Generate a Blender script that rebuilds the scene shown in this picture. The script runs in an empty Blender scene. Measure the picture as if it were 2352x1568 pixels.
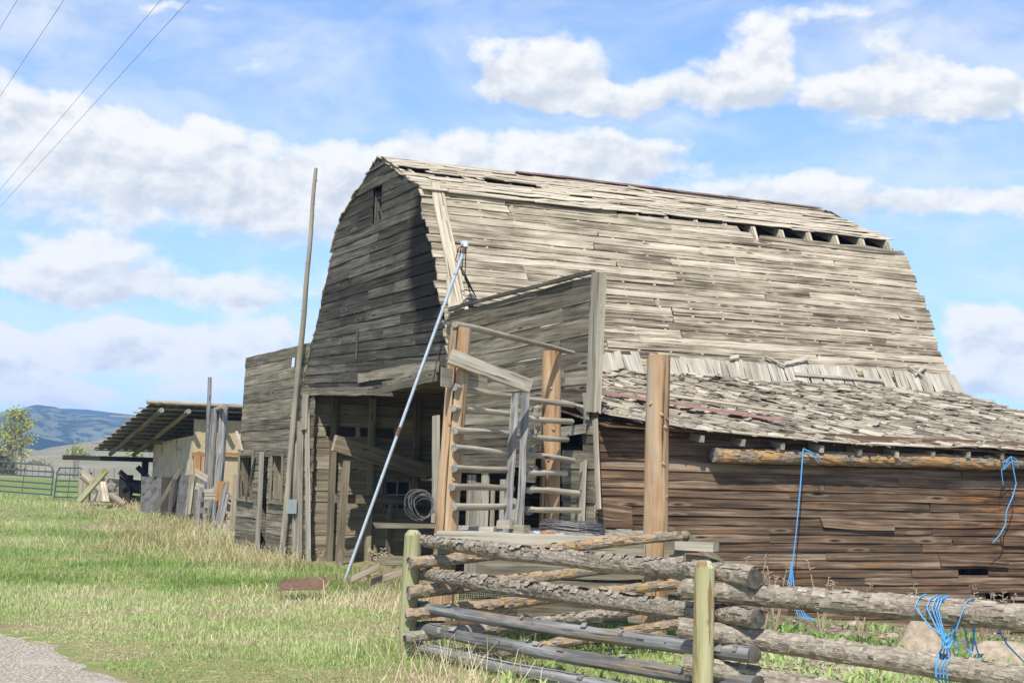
import bpy, bmesh, math, random
import numpy as np
from mathutils import Vector, Matrix, noise as mnoise

random.seed(7); rng = np.random.default_rng(7)
scene = bpy.context.scene
COL = scene.collection

# ------------------------------------------------------------------ camera
F, CX, CY = 3500.0, 1176.0, 784.0          # survey units: a 2352 x 1568 frame
PITCH, ROLL, EYE = math.atan(326 / F), 0.025, 1.6
def _rx(a): c, s = math.cos(a), math.sin(a); return np.array([[1, 0, 0], [0, c, -s], [0, s, c]])
def _rz(a): c, s = math.cos(a), math.sin(a); return np.array([[c, -s, 0], [s, c, 0], [0, 0, 1]])
CR = _rx(math.pi / 2 + PITCH) @ _rz(ROLL)
CO = np.array([0, 0, EYE])
cam = bpy.data.cameras.new("camera"); cam.sensor_width = 36; cam.lens = F * 36 / 2352
cam.clip_start = 0.2; cam.clip_end = 30000
camo = bpy.data.objects.new("camera", cam); COL.objects.link(camo)
M4 = Matrix([list(CR[i]) + [CO[i]] for i in range(3)] + [[0, 0, 0, 1]])
camo.matrix_world = M4
scene.camera = camo

def ray(x, y): return CR @ np.array([(x - CX) / F, -(y - CY) / F, -1.0])
def on_plane(x, y, p, n):
    d = ray(x, y); return CO + d * ((np.array(p) - CO) @ n) / (d @ n)
def dep(x, y, Y): d = ray(x, y); return CO + d * Y / d[1]
def gnd(x, y, h=0.0): d = ray(x, y); return CO + d * (h - EYE) / d[2]

# ------------------------------------------------------------------ sun, sky, exposure
SUN_AZ, SUN_EL = math.radians(191), math.radians(49)   # clockwise from +Y
sdir = Vector((math.sin(SUN_AZ) * math.cos(SUN_EL), math.cos(SUN_AZ) * math.cos(SUN_EL), math.sin(SUN_EL)))
sun = bpy.data.lights.new("sun", 'SUN'); sun.energy = 3.9; sun.angle = math.radians(0.55); sun.color = (1.0, 0.955, 0.885)
suno = bpy.data.objects.new("sun", sun); COL.objects.link(suno)
suno.rotation_euler = sdir.to_track_quat('Z', 'Y').to_euler(); suno.location = (-10, -20, 40)
scene.view_settings.view_transform = 'Standard'; scene.view_settings.look = 'None'
scene.view_settings.exposure = 0.58; scene.view_settings.gamma = 1.0
scene.cycles.use_denoising = True
scene.cycles.max_bounces = 6; scene.cycles.transparent_max_bounces = 8

class NT:
    """tiny helper for wiring nodes"""
    def __init__(s, tree): s.t = tree; tree.nodes.clear()
    def n(s, typ, ins=None, **props):
        nd = s.t.nodes.new(typ)
        for k, v in props.items(): setattr(nd, k, v)
        for k, v in (ins or {}).items():
            sock = nd.inputs[k]
            if isinstance(v, bpy.types.NodeSocket): s.t.links.new(v, sock)
            else: sock.default_value = v
        return nd
    def m(s, op, a, b=0.0, c=0.0, clamp=False):
        nd = s.n('ShaderNodeMath', {0: a, 1: b, 2: c}, operation=op, use_clamp=clamp); return nd.outputs[0]
    def vm(s, op, a, b=(0, 0, 0)):
        nd = s.n('ShaderNodeVectorMath', {0: a, 1: b}, operation=op)
        return nd.outputs['Value'] if op in ('DOT_PRODUCT', 'LENGTH', 'DISTANCE') else nd.outputs[0]
    def noise(s, vec, scale=1.0, detail=4.0, rough=0.55, dist=0.0):
        return s.n('ShaderNodeTexNoise', {'Vector': vec, 'Scale': scale, 'Detail': detail, 'Roughness': rough, 'Distortion': dist}).outputs['Fac']
    def ss(s, v, lo, hi, to0=0.0, to1=1.0):
        return s.n('ShaderNodeMapRange', {0: v, 1: lo, 2: hi, 3: to0, 4: to1}, interpolation_type='SMOOTHSTEP').outputs[0]
    def mix(s, f, a, b, blend='MIX'):
        nd = s.n('ShaderNodeMix', data_type='RGBA', blend_type=blend)
        for i, v in ((0, f), (6, a), (7, b)):
            if isinstance(v, bpy.types.NodeSocket): s.t.links.new(v, nd.inputs[i])
            elif i == 0: nd.inputs[0].default_value = v
            else: nd.inputs[i].default_value = (*v, 1) if len(v) == 3 else v
        return nd.outputs[2]
    def ramp(s, f, stops):
        nd = s.n('ShaderNodeValToRGB', {0: f}); cr = nd.color_ramp
        while len(cr.elements) < len(stops): cr.elements.new(0.5)
        for e, (p, c) in zip(cr.elements, stops): e.position = p; e.color = (*c, 1)
        return nd.outputs[0]

def azel(px, py):
    d = ray(px, py); d = d / np.linalg.norm(d)
    return math.atan2(d[0], d[1]) * 3.5, math.asin(d[2]) * 3.5

world = bpy.data.worlds.new("World"); scene.world = world; world.use_nodes = True
world.cycles.sampling_method = 'MANUAL'; world.cycles.sample_map_resolution = 512
W = NT(world.node_tree)
sky = W.n('ShaderNodeTexSky', sky_type='NISHITA', sun_disc=False, sun_elevation=SUN_EL, sun_rotation=SUN_AZ,
          altitude=1200, air_density=1.0, dust_density=0.35, ozone_density=2.0)
dirv = W.n('ShaderNodeTexCoord').outputs['Generated']
sp = W.n('ShaderNodeSeparateXYZ', {0: dirv})
az = W.m('MULTIPLY', W.m('ARCTAN2', sp.outputs[0], sp.outputs[1]), 3.5)
el = W.m('MULTIPLY', W.m('ARCSINE', sp.outputs[2]), 3.5)
uv = W.n('ShaderNodeCombineXYZ', {0: az, 1: el, 2: 0.0}).outputs[0]
warp = W.n('ShaderNodeTexNoise', {'Vector': uv, 'Scale': 5.0, 'Detail': 5.0, 'Roughness': 0.6}).outputs['Color']
warp2 = W.vm('MULTIPLY', W.vm('SUBTRACT', warp, (0.5, 0.5, 0.5)), (0.22, 0.11, 0.0))
uvw = W.vm('ADD', uv, warp2)
# cumulus banks: centre x, y, radius x, y, weight
BLOBS = [(60, 270, 230, 85, 1.0), (330, 300, 200, 70, .9), (560, 400, 260, 110, .85), (180, 420, 330, 110, .9), (640, 500, 160, 80, .7),
         (180, 610, 190, 62, 1.0), (60, 650, 140, 50, .7), (290, 670, 130, 40, .8), (600, 650, 190, 42, .95), (520, 680, 120, 32, .7),
         (120, 775, 200, 55, 1.0), (350, 790, 170, 50, .8), (600, 770, 170, 55, 1.0), (300, 870, 420, 55, .75), (80, 905, 160, 30, .8), (-150, 800, 160, 80, .9),
         (1210, 170, 110, 85, 1.0), (1320, 140, 75, 70, .9), (1290, 225, 220, 38, .8), (1480, 215, 150, 50, .75), (1640, 190, 130, 60, .75), (1750, 150, 80, 75, .9), (1830, 190, 120, 55, .7),
         (2060, 160, 110, 75, .95), (2140, 215, 200, 65, .9), (2330, 215, 150, 50, .75), (1960, 240, 80, 30, .5),
         (1000, 350, 230, 60, .85), (1270, 360, 230, 60, .95), (1480, 345, 120, 45, .85), (1100, 420, 350, 60, .8), (880, 400, 180, 60, .8), (1600, 420, 300, 40, .6),
         (1950, 450, 300, 42, .75), (2260, 470, 220, 34, .75), (1900, 300, 90, 30, .4),
         (2250, 790, 130, 85, 1.0), (2350, 760, 120, 80, .9), (2330, 880, 180, 45, .8), (2230, 870, 90, 40, .6),
         (220, 20, 170, 26, .55), (440, 30, 140, 22, .45), (560, 140, 230, 60, .35), (2100, 40, 420, 55, .38), (1750, 40, 240, 30, .3), (1100, 95, 70, 20, .35),
         (2700, 500, 300, 120, .9), (-500, 450, 300, 160, .9), (2900, 850, 300, 80, .8), (3500, 300, 400, 120, .8), (-1300, 800, 500, 120, .8)]
tot = None
for (bx, by, rx, ry, wt) in BLOBS:
    u0, v0 = azel(bx, by)
    q = W.n('ShaderNodeVectorMath', {0: uvw, 1: (1000 / rx, 1000 / ry, 0), 2: (-u0 * 1000 / rx, -v0 * 1000 / ry, 1)}, operation='MULTIPLY_ADD').outputs[0]
    f = W.m('MULTIPLY_ADD', W.vm('LENGTH', q), -1.3 * wt, 2.3 * wt, clamp=True)
    e = W.n('ShaderNodeVectorMath', {0: q, 'Scale': f}, operation='SCALE').outputs[0]
    tot = e if tot is None else W.vm('ADD', tot, e)
tsp = W.n('ShaderNodeSeparateXYZ', {0: tot}); acc, acc2 = tsp.outputs[2], tsp.outputs[1]
nuv = W.vm('MULTIPLY', uv, (1.0, 1.5, 1.0))
fb = W.noise(nuv, 4.6, 8.0, 0.60, 0.15)
fb_up = W.noise(W.vm('ADD', nuv, (-0.018, 0.042, 0.0)), 4.6, 6.0, 0.60, 0.15)
dens_raw = W.m('ADD', W.m('MINIMUM', acc, 1.15), W.m('MULTIPLY', W.m('SUBTRACT', fb, 0.5), 2.3))
dens = W.ss(dens_raw, 0.28, 0.98)
veil = W.m('MULTIPLY', W.ss(W.noise(W.vm('MULTIPLY', uv, (0.7, 1.5, 1.0)), 2.2, 5.0, 0.62, 0.5), 0.34, 0.80), 0.72)
dens_all = W.m('MAXIMUM', dens, veil)
rel = W.m('MULTIPLY', W.m('SUBTRACT', fb, fb_up), 4.6)
pos = W.m('DIVIDE', acc2, W.m('ADD', acc, 0.15))
lit = W.ss(W.m('ADD', W.m('ADD', W.m('MULTIPLY', pos, 0.75), rel), W.m('ADD', W.m('MULTIPLY', W.m('SUBTRACT', 1.05, dens_raw), 0.35), W.ss(el, 0.05, 0.75, 0.45, 0.0))), -0.75, 0.55)
CLW = 4.95
ccol = W.mix(lit, (0.66 * CLW, 0.72 * CLW, 0.79 * CLW), (1.0 * CLW, 1.0 * CLW, 0.99 * CLW))
skyc = W.mix(1.0, sky.outputs[0], (0.56, 0.78, 1.02), 'MULTIPLY')
lowf = W.ss(el, -0.05, 1.7, 0.52, 0.06)
skyc = W.mix(lowf, skyc, (0.62 * CLW, 0.80 * CLW, 1.0 * CLW))
final = W.mix(dens_all, skyc, ccol)
bg = W.n('ShaderNodeBackground', {'Color': final, 'Strength': 0.14})
W.n('ShaderNodeOutputWorld', {'Surface': bg.outputs[0]})

# ------------------------------------------------------------------ mesh builder
def A(*v): return np.array(v, float)
def unit(v): return v / np.linalg.norm(v)
UP = A(0, 0, 1)

class MB:
    def __init__(s): s.v = []; s.f = []; s.g = []; s.r = []; s.mi = []
    def add(s, vs, fs, gs, rnd, mi=0):
        o = len(s.v); s.v += [tuple(v) for v in vs]; s.g += [tuple(g) for g in gs]; s.r += [rnd] * len(vs)
        s.f += [tuple(i + o for i in f) for f in fs]; s.mi += [mi] * len(fs)
    def plank(s, a, b, up, nrm, th, seg=None, jit=.004, warp=.004, rag=.01, tilt=0., rnd=None, mi=0, cut=None):
        a, b, up, nrm = map(np.asarray, (a, b, up, nrm)); L = np.linalg.norm(b - a)
        if L < 1e-4: return
        d = (b - a) / L; w = np.linalg.norm(up); uu = up / w
        seg = seg or max(1, int(L / .45)); off = rng.uniform(-90, 90, 3)
        vs = []; gs = []; fs = []
        for i in range(seg + 1):
            t = i / seg; p = a + (b - a) * t; wv = rng.normal(0, warp) if warp else 0.0
            j0, j1 = rng.normal(0, jit), rng.normal(0, jit)
            e0 = e1 = 0.0
            if i in (0, seg):
                e0, e1 = rng.uniform(-rag, rag), rng.uniform(-rag, rag)
                if cut: e0 += cut[0 if i == 0 else 2]; e1 += cut[1 if i == 0 else 3]
            lo = p + uu * j0 + d * e0; hi = p + uu * (w + j1) + d * e1
            vs += [lo + nrm * (th + wv), hi + nrm * (th + wv - tilt), hi + nrm * (wv - tilt), lo + nrm * wv]
            gs += [off + A(t * L, 0, 0), off + A(t * L, w, 0), off + A(t * L, w, th), off + A(t * L, 0, th)]
        for i in range(seg):
            o, q = i * 4, i * 4 + 4
            for k in range(4): fs.append((o + k, q + k, q + (k + 1) % 4, o + (k + 1) % 4))
        fs += [(0, 1, 2, 3), (seg * 4 + 3, seg * 4 + 2, seg * 4 + 1, seg * 4)]
        s.add(vs, fs, gs, rng.random() if rnd is None else rnd, mi)
    def beam(s, a, b, w, h, up=UP, **k):
        """a square timber between two axis points"""
        a, b, up = np.asarray(a, float), np.asarray(b, float), np.asarray(up, float); d = unit(b - a); sd = unit(np.cross(d, up)); u2 = np.cross(sd, d)
        o = -u2 * h / 2 - sd * w / 2
        k.setdefault('warp', .002); k.setdefault('jit', .002)
        s.plank(a + o, b + o, u2 * h, sd, w, **k)
    def tube(s, pts, rad, n=10, mi=0, cap=None, jit=0.0, lump=0.0, rnd=None, step=None, sag=0.0):
        pts = [np.asarray(p, float) for p in pts]
        rad = list(rad) if hasattr(rad, '__len__') else [rad] * len(pts)
        if step:
            P, Rr = [], []
            for i in range(len(pts) - 1):
                k = max(1, int(np.linalg.norm(pts[i + 1] - pts[i]) / step))
                for j in range(k):
                    t = j / k; P.append(pts[i] * (1 - t) + pts[i + 1] * t); Rr.append(rad[i] * (1 - t) + rad[i + 1] * t)
            P.append(pts[-1]); Rr.append(rad[-1])
            m = len(P)
            if lump:
                ph = rng.uniform(0, 50)
                for i in range(m):
                    q = mnoise.noise_vector(Vector((i * step * .9 + ph, ph, 0)))
                    P[i] = P[i] + A(q.x, q.y, q.z) * lump
            if sag:
                for i in range(m): P[i] = P[i] - UP * sag * 4 * (i / (m - 1)) * (1 - i / (m - 1))
            pts, rad = P, Rr
        m = len(pts); off = rng.uniform(-90, 90, 3); vs = []; gs = []; fs = []
        d = unit(pts[1] - pts[0]); ref = A(0, 0, 1) if abs(d[2]) < .9 else A(1, 0, 0)
        u = unit(np.cross(d, ref)); L = 0
        for i in range(m):
            t = unit(pts[min(i + 1, m - 1)] - pts[max(i - 1, 0)])
            u = unit(u - t * (u @ t)); w = np.cross(t, u)
            if i: L += np.linalg.norm(pts[i] - pts[i - 1])
            for k in range(n):
                a = 2 * math.pi * k / n; c, sn = math.cos(a), math.sin(a)
                r = rad[i] * (1 + (rng.normal(0, jit) if jit else 0))
                vs.append(pts[i] + (u * c + w * sn) * r); gs.append(off + A(L, rad[i] * c, rad[i] * sn))
        for i in range(m - 1):
            for k in range(n):
                k2 = (k + 1) % n; fs.append((i * n + k, i * n + k2, (i + 1) * n + k2, (i + 1) * n + k))
        rv = rng.random() if rnd is None else rnd
        s.add(vs, fs, gs, rv, mi)
        cm = mi if cap is None else cap
        for i, rev in ((0, True), (m - 1, False)):
            ring = vs[i * n:(i + 1) * n]; gg = [off + A(.3 * i, *(g - off)[1:]) for g in gs[i * n:(i + 1) * n]]
            idx = list(range(n)); s.add(ring, [idx[::-1] if rev else idx], gg, rv, cm)
    def grid(s, fn, nu, nv, mi=0):
        vs = [fn(i / nu, j / nv) for j in range(nv + 1) for i in range(nu + 1)]
        fs = [(j * (nu + 1) + i, j * (nu + 1) + i + 1, (j + 1) * (nu + 1) + i + 1, (j + 1) * (nu + 1) + i) for j in range(nv) for i in range(nu)]
        s.add(vs, fs, [tuple(v) for v in vs], .5, mi)
    def poly(s, pts, nrm, th, mi=0, rnd=None):
        """a flat outline with thickness"""
        pts = [np.asarray(p, float) for p in pts]; n = len(pts); nrm = np.asarray(nrm, float); off = rng.uniform(-50, 50, 3)
        vs = pts + [p - nrm * th for p in pts]
        fs = [tuple(range(n)), tuple(range(2 * n - 1, n - 1, -1))] + [(i, n + i, n + (i + 1) % n, (i + 1) % n) for i in range(n)]
        s.add(vs, fs, [off + p for p in vs], rng.random() if rnd is None else rnd, mi)
    def build(s, name, mats, parent=None, base=None, smooth=False):
        if not isinstance(mats, (list, tuple)): mats = [mats]
        me = bpy.data.meshes.new(name); V = np.array(s.v, float)
        org = np.array(parent.matrix_world.translation) if parent is not None and parent.get('_org') is None else (np.array(parent['_org']) if parent is not None else (np.array(base, float) if base is not None else np.zeros(3)))
        me.from_pydata((V - org).tolist(), [], s.f)
        at = me.attributes.new('guv', 'FLOAT_VECTOR', 'POINT'); at.data.foreach_set('vector', np.array(s.g, 'f').ravel())
        at = me.attributes.new('rnd', 'FLOAT', 'POINT'); at.data.foreach_set('value', np.array(s.r, 'f'))
        for m in mats: me.materials.append(m)
        if len(mats) > 1: me.polygons.foreach_set('material_index', s.mi)
        if smooth: me.polygons.foreach_set('use_smooth', [True] * len(me.polygons))
        if len(s.f) < 60000 and name not in ('ground', 'road', 'hill', 'mountain', 'foothill', 'crown', 'haze'):
            bm_ = bmesh.new(); bm_.from_mesh(me); bmesh.ops.recalc_face_normals(bm_, faces=bm_.faces); bm_.to_mesh(me); bm_.free()
        me.update()
        o = bpy.data.objects.new(name, me); COL.objects.link(o)
        if parent is not None: o.parent = parent; ORG[o.name] = org
        elif base is not None: o.location = org
        return o
ORG = {}
def sub(mb, name, mats, part, **k):
    """a sub-part: same origin as its part"""
    org = ORG[part.name]; me_o = mb.build(name, mats, None, base=org, **k)
    me_o.location = (0, 0, 0); me_o.parent = part; return me_o
def thing(name, label, cat, loc, group=None):
    o = bpy.data.objects.new(name, None); COL.objects.link(o); o.location = tuple(loc); o['label'] = label; o['category'] = cat
    o['_org'] = [float(x) for x in loc]; o.empty_display_size = .2
    if group: o['group'] = group
    return o
def tag(o, label, cat, group=None):
    o['label'] = label; o['category'] = cat
    if group: o['group'] = group
    return o

# ------------------------------------------------------------------ materials
def pbr(name):
    m = bpy.data.materials.new(name); m.use_nodes = True; return m, NT(m.node_tree)
def finish(N, col, rough=.85, height=None, bstr=.4, bdist=.01, metal=0., spec=.3):
    ins = {'Base Color': col, 'Roughness': rough, 'Metallic': metal, 'Specular IOR Level': spec}
    if height is not None:
        ins['Normal'] = N.n('ShaderNodeBump', {'Strength': bstr, 'Distance': bdist, 'Height': height}).outputs[0]
    b = N.n('ShaderNodeBsdfPrincipled', ins); N.n('ShaderNodeOutputMaterial', {'Surface': b.outputs[0]})

def wood(name, ramp, grain=26., tint=.5, patch=.45, crack=.55, second=None, second_lim=(.58, .72), bstr=.35, glare_gap=None, knots=True, warm=None, amp=1.5, zone=None, ckf=38.):
    m, N = pbr(name)
    g = N.n('ShaderNodeAttribute', attribute_name='guv').outputs['Vector']
    rnd = N.n('ShaderNodeAttribute', attribute_name='rnd').outputs['Fac']
    fine = N.noise(N.vm('MULTIPLY', g, (.75, grain, grain)), 1.0, 6.0, .64, .3)
    coarse = N.noise(N.vm('MULTIPLY', g, (.55, 4.5, 4.5)), 1.0, 4.0, .6, .6)
    blotch = N.noise(g, 1.6, 3.0, .6)
    val = N.m('ADD', N.m('MULTIPLY', N.m('SUBTRACT', fine, .5), amp), .5)
    val = N.m('ADD', val, N.m('MULTIPLY', N.m('SUBTRACT', coarse, .5), patch * 1.6))
    val = N.m('ADD', val, N.m('MULTIPLY', N.m('SUBTRACT', blotch, .5), patch))
    val = N.m('ADD', val, N.m('MULTIPLY', N.m('SUBTRACT', rnd, .5), tint))
    col = N.ramp(val, ramp)
    if second:
        s2 = N.noise(N.vm('MULTIPLY', N.vm('ADD', g, (7.3, 1.1, 4.2)), (.8, 5., 5.)), 1.0, 5.0, .65, .3)
        sf = N.ss(s2, *second_lim)
        if zone:  # mid-wall greying paints in the glare veil; the wall ends stay redder
            zq = N.vm('DOT_PRODUCT', N.vm('SUBTRACT', N.n('ShaderNodeNewGeometry').outputs['Position'], tuple(zone[0])), tuple(zone[1]))
            zf = N.m('ADD', N.ss(zq, 1.9, .9), N.ss(zq, 4.6, 6.4), clamp=True)
            sf = N.m('MULTIPLY', sf, N.m('MULTIPLY_ADD', zf, .55, .45))
            col = N.mix(N.m('MULTIPLY', N.m('SUBTRACT', 1., zf), .12), col, zone[2])
        col = N.mix(sf, col, second)
    ck = N.noise(N.vm('MULTIPLY', N.vm('ADD', g, (3.1, 9.7, 2.2)), (ckf / 42., ckf, ckf)), 1.0, 4.0, .62, .15)
    cf = N.m('MULTIPLY', N.ss(ck, .585, .645), crack)
    dk = tuple(c * .22 for c in ramp[1][1])
    col = N.mix(cf, col, dk)
    if knots:
        vo = N.n('ShaderNodeTexVoronoi', {'Vector': N.vm('MULTIPLY', g, (1.25, 7.0, 7.0)), 'Scale': 1.0, 'Randomness': 1.0}, feature='F1')
        kd = vo.outputs['Distance']; gate = N.ss(N.n('ShaderNodeSeparateColor', {0: vo.outputs['Color']}).outputs[0], .45, .5)
        ringk = N.m('MULTIPLY', N.m('MULTIPLY', N.ss(kd, .12, .18), N.ss(kd, .30, .20)), gate)
        col = N.mix(N.m('MULTIPLY', ringk, .35), col, ramp[-1][1])
        col = N.mix(N.m('MULTIPLY', N.m('MULTIPLY', N.ss(kd, .13, .06), gate), .85), col, tuple(c * .18 for c in ramp[1][1]))
    if glare_gap:                                  # dark patch painted in where reflected glare is absent: centre, axis vectors
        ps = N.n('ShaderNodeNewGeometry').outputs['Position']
        c0, ax, rx_, rz_, gap_col = glare_gap
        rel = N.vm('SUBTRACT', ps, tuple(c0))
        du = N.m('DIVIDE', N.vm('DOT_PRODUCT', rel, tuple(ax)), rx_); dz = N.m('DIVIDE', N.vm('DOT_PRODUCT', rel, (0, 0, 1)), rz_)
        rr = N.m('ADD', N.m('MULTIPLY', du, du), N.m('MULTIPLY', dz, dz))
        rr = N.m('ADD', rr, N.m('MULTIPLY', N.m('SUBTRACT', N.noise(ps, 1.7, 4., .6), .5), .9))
        col = N.mix(N.ss(rr, .55, 1.25, .92, 0.), col, gap_col)
    if warm:
        wf = N.ss(N.noise(N.vm('MULTIPLY', N.vm('ADD', g, (1.3, 2.1, 8.2)), (.5, 1.2, 1.2)), 1.0, 4., .6), warm[1], warm[2])
        col = N.mix(wf, col, warm[0], 'MULTIPLY')
    h = N.m('SUBTRACT', fine, N.m('MULTIPLY', cf, .6))
    finish(N, col, .9, h, bstr, .008, spec=.15)
    return m

def bark(name, ramp, flake, peel=None, peel_lim=(.56, .62), scale=9., bdist=.03):
    m, N = pbr(name)
    g = N.n('ShaderNodeAttribute', attribute_name='guv').outputs['Vector']
    rnd = N.n('ShaderNodeAttribute', attribute_name='rnd').outputs['Fac']
    gv = N.vm('MULTIPLY', g, (1., 2.0, 2.0))
    n1 = N.noise(gv, scale, 6., .7, .6); n2 = N.noise(gv, scale * 3.3, 4., .7, .3)
    v = N.n('ShaderNodeTexVoronoi', {'Vector': gv, 'Scale': scale * 2.2, 'Randomness': 1.}, feature='F1').outputs['Distance']
    val = N.m('ADD', N.m('MULTIPLY', n1, .65), N.m('MULTIPLY', n2, .45))
    val = N.m('SUBTRACT', val, N.m('MULTIPLY', N.m('SUBTRACT', v, .3), .35))
    val = N.m('ADD', val, N.m('MULTIPLY', N.m('SUBTRACT', rnd, .5), .12))
    col = N.ramp(val, ramp)
    fl = N.ss(N.noise(gv, scale * 2.7, 3., .7), .60, .68)
    col = N.mix(fl, col, flake)
    h = N.m('ADD', n1, N.m('MULTIPLY', n2, .5))
    if peel:
        pn = N.noise(N.vm('MULTIPLY', N.vm('ADD', g, (5, 2, 1)), (1.2, 4., 4.)), 1.6, 4., .6)
        pf = N.ss(pn, *peel_lim)
        pg = N.noise(N.vm('MULTIPLY', g, (2., 30., 30.)), 1., 5., .6)
        pc = N.mix(pg, tuple(c * .6 for c in peel), tuple(c * 1.25 for c in peel))
        col = N.mix(pf, col, pc); h = N.m('MULTIPLY', h, N.m('SUBTRACT', 1., N.m('MULTIPLY', pf, .8)))
    finish(N, col, .92, h, .7, bdist, spec=.1)
    return m

def simple(name, c0, c1, scale=6., rough=.7, metal=0., bstr=.2, spec=.3, stretch=(1, 1, 1), spots=None):
    m, N = pbr(name)
    g = N.n('ShaderNodeAttribute', attribute_name='guv').outputs['Vector']
    n = N.noise(N.vm('MULTIPLY', g, stretch), scale, 5., .62, .2)
    col = N.mix(N.ss(n, .3, .7), c0, c1)
    if spots:
        n2 = N.noise(N.vm('ADD', g, (4, 4, 9)), scale * spots[3], 4., .65)
        col = N.mix(N.ss(n2, spots[1], spots[2]), col, spots[0])
    finish(N, col, rough, n, bstr, .01, metal, spec)
    return m

d1v = np.array([-math.sin(math.radians(25)), math.cos(math.radians(25)), 0]); d2v = np.array([math.cos(math.radians(25)), math.sin(math.radians(25)), 0])
RT = -d1v                                       # along the gable, to the right
J0 = gnd(715, 1292)
def B(t, s, z): return J0 + RT * t + d2v * s + UP * z   # barn frame: t right along the gable, s back along the ridge, z up

M = {}
M['roof'] = wood('bleached_roof_board', [(0.04, (0.0468, 0.0364, 0.0243)), (0.33, (0.182, 0.1477, 0.1035)), (0.54, (0.3432, 0.2906, 0.207)), (0.9, (0.572, 0.4974, 0.378))], 22, .34, .62, .95, amp=1.5)
M['shake'] = wood('bleached_roof_shake', [(0.02, (0.104, 0.0837, 0.0585)), (0.28, (0.3744, 0.3152, 0.225)), (0.55, (0.5512, 0.4777, 0.36)), (0.9, (0.728, 0.6501, 0.513))], 20, .2, .35, .8, second=(.50, .27, .07), second_lim=(.66, .74), knots=False)
M['skirt'] = wood('pale_upright_shake', [(0.02, (.14, .12, .09)), (.28, (.28, .25, .195)), (.55, (.42, .38, .305)), (.9, (.60, .56, .47))], 18, .24, .45, .8, knots=False, amp=1.0)
M['shingle'] = wood('old_cedar_shingle', [(0.05, (0.0624, 0.0522, 0.0396)), (0.32, (0.208, 0.1793, 0.135)), (0.58, (0.3692, 0.3201, 0.243)), (0.9, (0.5824, 0.5221, 0.405))], 22, .42, .35, .5, second=(.42, .24, .07), second_lim=(.70, .78), knots=False)
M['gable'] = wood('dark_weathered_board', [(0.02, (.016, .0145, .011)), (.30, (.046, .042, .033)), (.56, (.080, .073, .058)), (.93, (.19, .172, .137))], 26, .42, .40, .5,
                  glare_gap=(B(5.75, 0, 5.35), RT, 1.15, 1.35, (.005, .0045, .004)))
M['wing'] = wood('grey_weathered_board', [(0.02, (0.0333, 0.0276, 0.0189)), (0.32, (0.1092, 0.0946, 0.0666)), (0.58, (0.182, 0.1596, 0.1143)), (0.92, (0.3432, 0.3054, 0.225))], 24, .42, .45, .7)
M['greyboard'] = wood('silver_grey_board', [(0.02, (0.104, 0.0906, 0.0675)), (0.32, (0.26, 0.2315, 0.1755)), (0.58, (0.3744, 0.3349, 0.261)), (0.9, (0.4992, 0.4531, 0.36))], 24, .35, .35, .6)
M['red'] = wood('dark_red_brown_board', [(0.02, (.022, .015, .010)), (.30, (.070, .043, .026)), (.56, (.140, .090, .055)), (.9, (.32, .235, .16))], 24, .36, .5, .6, second=(.30, .14, .055), second_lim=(.54, .70), amp=1.7, zone=(B(11.2, 0, 0), d2v, (.20, .17, .125)))
M['inner'] = wood('interior_board', [(0.02, (0.0652, 0.0545, 0.0376)), (0.32, (0.152, 0.1265, 0.0865)), (0.58, (0.2389, 0.2015, 0.141)), (0.9, (0.3691, 0.3085, 0.2208))], 24, .4, .4, .5)
M['peeled'] = wood('peeled_orange_log', [(0.02, (.10, .06, .034)), (.30, (.30, .185, .10)), (.56, (.44, .29, .165)), (.9, (.56, .42, .28))], 13, .35, .7, 1.0, second=(.36, .30, .22), second_lim=(.52, .70), amp=1.3, ckf=20.)
M['greylog'] = wood('smooth_grey_log', [(0.05, (.06, .057, .052)), (.36, (.17, .165, .155)), (.6, (.265, .26, .25)), (.9, (.37, .36, .345))], 22, .35, .5, 1.0, second=(.25, .20, .145), second_lim=(.54, .66))
M['tanlog'] = wood('tan_weathered_pole', [(0.02, (0.1352, 0.1103, 0.0738)), (0.32, (0.2912, 0.2462, 0.1755)), (0.58, (0.416, 0.3546, 0.261)), (0.9, (0.5408, 0.4728, 0.36))], 20, .3, .35, .5)
M['treated'] = wood('green_treated_post', [(0.05, (.13, .11, .05)), (.36, (.27, .26, .13)), (.6, (.36, .36, .20)), (.9, (.46, .46, .29))], 12, .1, .3, .25, second=(.24, .16, .075), second_lim=(.56, .61))
M['flaked'] = wood('flaking_treated_post', [(0.02, (.16, .13, .06)), (.30, (.32, .30, .15)), (.56, (.40, .38, .21)), (.9, (.50, .48, .30))], 9, .1, .3, .3, second=(.24, .17, .085), second_lim=(.54, .575))
M['bark'] = bark('rough_grey_bark', [(.20, (.12, .098, .074)), (.40, (.245, .205, .158)), (.58, (.37, .318, .248)), (.8, (.49, .43, .34))], (.50, .43, .34), peel=(.27, .25, .215), peel_lim=(.60, .66))
M['barkpeel'] = bark('flaking_orange_bark', [(.20, (.13, .10, .072)), (.42, (.25, .20, .145)), (.6, (.36, .30, .22)), (.8, (.46, .39, .30))], (.42, .34, .25), peel=(.42, .26, .12), peel_lim=(.50, .57))
M['logend'] = simple('sawn_log_end', (.055, .050, .042), (.15, .135, .11), 18., .95)
M['logendlight'] = simple('pale_sawn_log_end', (.16, .15, .135), (.32, .30, .27), 20., .95)
M['steel'] = simple('galvanised_pipe', (.44, .52, .58), (.56, .63, .68), 9., .45, .3, .05, .5, spots=((.30, .20, .13), .66, .72, 1.0))
M['rust'] = simple('rusty_metal', (.13, .075, .05), (.22, .14, .10), 7., .8, .2, .3)
M['rustcap'] = simple('rusty_ridge_metal', (.16, .085, .065), (.24, .15, .125), 5., .7, .2, .2)
M['fade_red'] = simple('faded_red_metal', (.24, .115, .085), (.34, .19, .15), 5., .7, .1, .2, stretch=(.4, 4, 4))
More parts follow.
